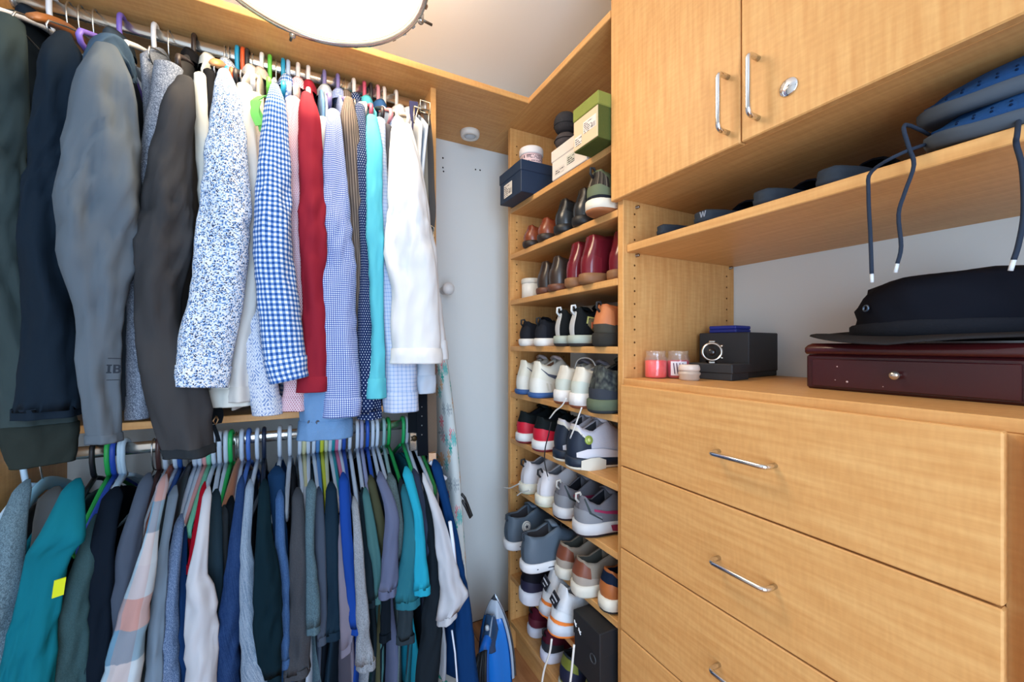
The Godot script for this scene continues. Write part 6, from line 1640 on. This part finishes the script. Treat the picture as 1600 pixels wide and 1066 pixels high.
	g = garment("t_shirt", "dark slate T-shirt beside the off-white top", "T-shirt", cm(rgb(30, 46, 56), 0.85), [-0.2006, -0.1660, 0.790, 0.18, 0.013], [0.143, -0.1601, 0.8133, -1.0900, 0.0113, -0.1554, 0.7301, -1.0550, 0.0147, -0.1516, 0.5946, -1.0550, 0.0142, -0.1461, 0.3769, -1.0550, 0.0110], 0.0, {"drop": 0.06})
	g = garment("t_shirt", "charcoal T-shirt behind the denim-blue one", "T-shirt", cm(rgb(49, 56, 62), 0.85), [-0.1768, -0.1494, 0.790, 0.18, 0.013], [0.135, -0.1484, 0.7691, -1.1100, 0.0099, -0.1443, 0.6501, -1.0750, 0.0090, -0.1466, 0.5129, -1.0750, 0.0090, -0.1489, 0.3623, -1.0750, 0.0090], 0.0, {"drop": 0.06})
	g = garment("t_shirt", "black T-shirt tucked between charcoal and denim-blue ones", "T-shirt", cm(rgb(11, 17, 22), 0.85), [-0.1596, -0.1349, 0.790, 0.18, 0.012], [0.124, -0.1367, 0.7831, -1.1250, 0.0096, -0.1347, 0.6402, -1.0900, 0.0093, -0.1417, 0.3476, -1.0900, 0.0092], 0.0, {"drop": 0.06})
	g = garment("t_shirt", "denim-blue T-shirt with faint diagonal streaks", "T-shirt", fabric("bluestreak", Vector2(8, 8), rgb(122,131,150)), [-0.1378, -0.1373, 0.790, 0.18, 0.014], [0.116, -0.1103, 0.8436, -1.0650, 0.0075, -0.1151, 0.7319, -1.0300, 0.0122, -0.1244, 0.6008, -1.0300, 0.0170, -0.1347, 0.3920, -1.0300, 0.0250], 0.0, {"drop": 0.06})
	g = garment("t_shirt", "light blue T-shirt with white diagonal streaks", "T-shirt", fabric("streak", Vector2(8, 8), rgb(206,208,212)), [-0.1186, -0.0939, 0.790, 0.18, 0.016], [0.087, -0.0935, 0.8357, -1.0550, 0.0082, -0.0966, 0.7320, -1.0200, 0.0096, -0.0938, 0.6912, -1.0200, 0.0124, -0.0932, 0.5973, -1.0200, 0.0130, -0.0874, 0.5149, -1.0200, 0.0176, -0.0749, 0.3754, -1.0200, 0.0334], 0.0, {"drop": 0.06})
	g = garment("t_shirt", "black-green T-shirt with a wide dark sleeve", "T-shirt", cm(rgb(7, 28, 37), 0.85), [-0.0854, -0.0618, 0.790, 0.18, 0.016], [0.056, -0.0654, 0.8374, -1.0350, 0.0101, -0.0615, 0.7595, -1.0000, 0.0137, -0.0567, 0.6648, -1.0000, 0.0219, -0.0555, 0.5573, -1.0000, 0.0231, -0.0521, 0.4758, -1.0000, 0.0185, -0.0453, 0.4356, -1.0000, 0.0117], 0.0, {"drop": 0.06, "flat": 0.03})
	g = garment("hooded_shirt", "deep blue hooded top beside the black-green T-shirt", "hooded top", cm(rgb(20, 49, 82), 0.85), [-0.0465, -0.0353, 0.790, 0.18, 0.016], [0.034, -0.0450, 0.8438, -1.1100, 0.0182, -0.0399, 0.7685, -1.0750, 0.0139, -0.0335, 0.6798, -1.0750, 0.0127, -0.0284, 0.5324, -1.0750, 0.0102], 0.0, {"drop": 0.06, "collar": "tee"})
	g = garment("t_shirt", "bright blue streaked T-shirt, a narrow sleeve", "T-shirt", fabric("bluestreak", Vector2(8, 8), rgb(210,212,216)), [-0.0354, -0.0286, 0.790, 0.18, 0.012], [0.031, -0.0370, 0.8004, -1.0650, 0.0088, -0.0340, 0.7138, -1.0300, 0.0091, -0.0297, 0.6429, -1.0300, 0.0110, -0.0273, 0.4433, -1.0300, 0.0086], 0.0, {"drop": 0.06})
	g = garment("t_shirt", "charcoal heather T-shirt hanging down past its neighbours", "T-shirt", fabric("soft", Vector2(14, 14), rgb(67,70,76)), [-0.0130, -0.0013, 0.790, 0.18, 0.016], [-0.000, -0.0012, 0.7968, -1.0750, 0.0118, 0.0008, 0.7018, -1.0400, 0.0147, 0.0009, 0.5583, -1.0400, 0.0185, 0.0003, 0.4121, -1.0400, 0.0229], 0.0, {"drop": 0.06})
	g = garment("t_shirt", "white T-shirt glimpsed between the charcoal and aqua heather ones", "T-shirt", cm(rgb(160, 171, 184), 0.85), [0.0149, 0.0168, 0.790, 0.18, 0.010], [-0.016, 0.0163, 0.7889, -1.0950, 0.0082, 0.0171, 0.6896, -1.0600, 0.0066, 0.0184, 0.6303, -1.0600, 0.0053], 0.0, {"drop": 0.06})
	g = garment("t_shirt", "aqua-grey heather T-shirt with a folded sleeve hem", "T-shirt", fabric("greyheather", Vector2(12, 12), rgb(122,152,163)), [0.0332, 0.0424, 0.790, 0.18, 0.013], [-0.026, 0.0269, 0.8163, -1.0550, 0.0113, 0.0228, 0.7054, -1.0200, 0.0089, 0.0293, 0.6041, -1.0200, 0.0129, 0.0299, 0.5068, -1.0200, 0.0122], 0.0, {"drop": 0.06})
	g = garment("t_shirt", "slate blue T-shirt beside the aqua heather one", "T-shirt", cm(rgb(62, 72, 87), 0.85), [0.0518, 0.0554, 0.790, 0.18, 0.013], [-0.043, 0.0442, 0.7874, -1.0850, 0.0090, 0.0454, 0.6579, -1.0500, 0.0114, 0.0488, 0.4555, -1.0500, 0.0094], 0.0, {"drop": 0.06})
	g = garment("t_shirt", "dark navy T-shirt with a double hem at its sleeve", "T-shirt", cm(rgb(22, 40, 54), 0.85), [0.0846, 0.0774, 0.790, 0.18, 0.014], [-0.070, 0.0715, 0.7936, -1.0950, 0.0122, 0.0720, 0.6773, -1.0600, 0.0160, 0.0769, 0.5246, -1.0600, 0.0167, 0.0776, 0.4576, -1.0600, 0.0174], 0.0, {"drop": 0.06})
	g = garment("t_shirt", "mauve-grey T-shirt with a slanting sleeve hem", "T-shirt", cm(rgb(108, 104, 118), 0.85), [0.1004, 0.1151, 0.790, 0.18, 0.013], [-0.093, 0.0892, 0.7174, -1.0650, 0.0064, 0.0952, 0.6106, -1.0300, 0.0110, 0.1036, 0.4889, -1.0300, 0.0139, 0.0994, 0.4305, -1.0300, 0.0097], 0.0, {"drop": 0.06, "slant": 0.7})
	g = garment("t_shirt", "royal blue T-shirt with a darker long sleeve", "T-shirt", cm(rgb(20, 57, 131), 0.85), [0.1164, 0.1259, 0.790, 0.18, 0.013], [-0.103, 0.0961, 0.8234, -1.0550, 0.0113, 0.0984, 0.7182, -1.0200, 0.0110, 0.1081, 0.6123, -1.0200, 0.0111, 0.1221, 0.4772, -1.0200, 0.0126], 0.0, {"drop": 0.06})
	g = garment("t_shirt", "light grey heather T-shirt with the longest short sleeve", "T-shirt", fabric("greyheather", Vector2(12, 12), rgb(206,210,216)), [0.1398, 0.1620, 0.790, 0.18, 0.014], [-0.127, 0.1200, 0.7647, -1.0450, 0.0078, 0.1237, 0.6873, -1.0100, 0.0097, 0.1300, 0.5521, -1.0100, 0.0119, 0.1350, 0.4614, -1.0100, 0.0154, 0.1379, 0.3948, -1.0100, 0.0211], 0.0, {"drop": 0.06})
	g = garment("t_shirt", "dark green-black T-shirt beside the light heather one", "T-shirt", cm(rgb(24, 36, 43), 0.85), [0.1637, 0.1733, 0.790, 0.18, 0.013], [-0.143, 0.1458, 0.7663, -1.0970, 0.0084, 0.1561, 0.5789, -1.0620, 0.0142, 0.1599, 0.5085, -1.0620, 0.0164], 0.0, {"drop": 0.06})
	g = garment("polo_shirt", "sage green shirt with a notched sleeve", "shirt", cm(rgb(62, 100, 102), 0.85), [0.1748, 0.1895, 0.790, 0.18, 0.013], [-0.155, 0.1503, 0.7711, -1.0800, 0.0090, 0.1625, 0.6636, -1.0450, 0.0125, 0.1715, 0.5991, -1.0450, 0.0097, 0.1730, 0.5142, -1.0450, 0.0067], 0.0, {"drop": 0.06})
	g = garment("t_shirt", "olive T-shirt in the shade between the sage and slate ones", "T-shirt", cm(rgb(67, 68, 49), 0.85), [0.1936, 0.2027, 0.790, 0.18, 0.013], [-0.166, 0.1671, 0.7930, -1.1050, 0.0101, 0.1865, 0.6798, -1.0700, 0.0115, 0.1888, 0.6213, -1.0700, 0.0077], 0.0, {"drop": 0.06})
	g = garment("t_shirt", "black T-shirt beside the olive one", "T-shirt", cm(rgb(14, 23, 31), 0.85), [0.2088, 0.2109, 0.790, 0.18, 0.013], [-0.174, 0.1830, 0.7846, -1.1250, 0.0088, 0.2003, 0.6524, -1.0900, 0.0079, 0.1987, 0.3895, -1.0900, 0.0126], 0.0, {"drop": 0.06})
	g = garment("t_shirt", "slate lilac T-shirt with a neat hemmed sleeve", "T-shirt", cm(rgb(83, 91, 117), 0.85), [0.2242, 0.2277, 0.790, 0.18, 0.014], [-0.186, 0.1823, 0.8135, -1.0550, 0.0113, 0.2010, 0.7433, -1.0200, 0.0149, 0.1973, 0.6357, -1.0200, 0.0171, 0.1950, 0.5465, -1.0200, 0.0193], 0.0, {"drop": 0.06})
	g = garment("t_shirt", "grey-green heather T-shirt, narrow, beside the slate lilac one", "T-shirt", fabric("greyheather", Vector2(12, 12), rgb(144,164,163)), [0.2417, 0.2396, 0.790, 0.18, 0.012], [-0.205, 0.2122, 0.7969, -1.0850, 0.0127, 0.2258, 0.6957, -1.0500, 0.0109, 0.2226, 0.5934, -1.0500, 0.0108], 0.0, {"drop": 0.06})
	g = garment("t_shirt", "dark grey-green T-shirt under the teal one", "T-shirt", cm(rgb(41, 52, 59), 0.85), [0.2595, 0.2706, 0.790, 0.18, 0.013], [-0.223, 0.2466, 0.7692, -1.1150, 0.0099, 0.2504, 0.6291, -1.0800, 0.0113, 0.2471, 0.3798, -1.0800, 0.0177], 0.0, {"drop": 0.06})
	g = garment("t_shirt", "teal T-shirt with a crumpled sleeve", "T-shirt", cm(rgb(35, 96, 110), 0.85), [0.2956, 0.2706, 0.790, 0.18, 0.014], [-0.232, 0.2433, 0.7701, -1.0600, 0.0119, 0.2495, 0.6847, -1.0250, 0.0162, 0.2417, 0.5753, -1.0250, 0.0238, 0.2417, 0.5054, -1.0250, 0.0269], 0.0, {"drop": 0.06})
	g = garment("t_shirt", "bright cyan T-shirt in front of the teal one", "T-shirt", cm(rgb(32, 142, 168), 0.85), [0.3058, 0.2883, 0.790, 0.18, 0.014], [-0.252, 0.2455, 0.8198, -1.0450, 0.0125, 0.2608, 0.7357, -1.0100, 0.0108, 0.2688, 0.6391, -1.0100, 0.0139, 0.2713, 0.5338, -1.0100, 0.0178], 0.0, {"drop": 0.06})
	g = garment("t_shirt", "slate blue T-shirt behind the cyan one", "T-shirt", cm(rgb(49, 59, 79), 0.85), [0.3202, 0.3206, 0.790, 0.18, 0.013], [-0.270, 0.2751, 0.7992, -1.0850, 0.0115, 0.3005, 0.6308, -1.0500, 0.0155, 0.3039, 0.5501, -1.0500, 0.0122], 0.0, {"drop": 0.06})
	g = garment("t_shirt", "dark charcoal T-shirt with a long fall beside the white sleeve", "T-shirt", cm(rgb(23, 31, 38), 0.85), [0.3411, 0.3279, 0.790, 0.18, 0.014], [-0.281, 0.3036, 0.7569, -1.0700, 0.0100, 0.3105, 0.6185, -1.0350, 0.0178, 0.3063, 0.4548, -1.0350, 0.0251, 0.2855, 0.2163, -1.0350, 0.0271], 0.0, {"drop": 0.06})
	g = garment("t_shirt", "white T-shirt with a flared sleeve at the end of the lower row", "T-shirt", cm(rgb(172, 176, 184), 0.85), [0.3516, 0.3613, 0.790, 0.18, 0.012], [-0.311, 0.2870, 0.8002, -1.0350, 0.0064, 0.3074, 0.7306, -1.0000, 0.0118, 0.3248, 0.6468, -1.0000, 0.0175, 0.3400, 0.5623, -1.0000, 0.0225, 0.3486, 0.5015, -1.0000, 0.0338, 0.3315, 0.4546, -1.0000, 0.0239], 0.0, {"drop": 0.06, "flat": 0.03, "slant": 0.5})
	g = garment("track_jacket", "navy track jacket with white piping, last of the lower row", "jacket", cm(rgb(11, 49, 95), 0.85), [0.3707, 0.4112, 0.790, 0.18, 0.020], [-0.340, 0.3265, 0.8228, -1.0650, 0.0134, 0.3449, 0.7128, -1.0300, 0.0115, 0.3624, 0.6256, -1.0300, 0.0150, 0.3730, 0.5388, -1.0300, 0.0184, 0.3874, 0.4333, -1.0300, 0.0219, 0.4074, 0.1704, -1.0300, 0.0307], 0.0, {"drop": 0.06, "collar": "tee", "tip": 0.21})
	track_jacket_details(g)
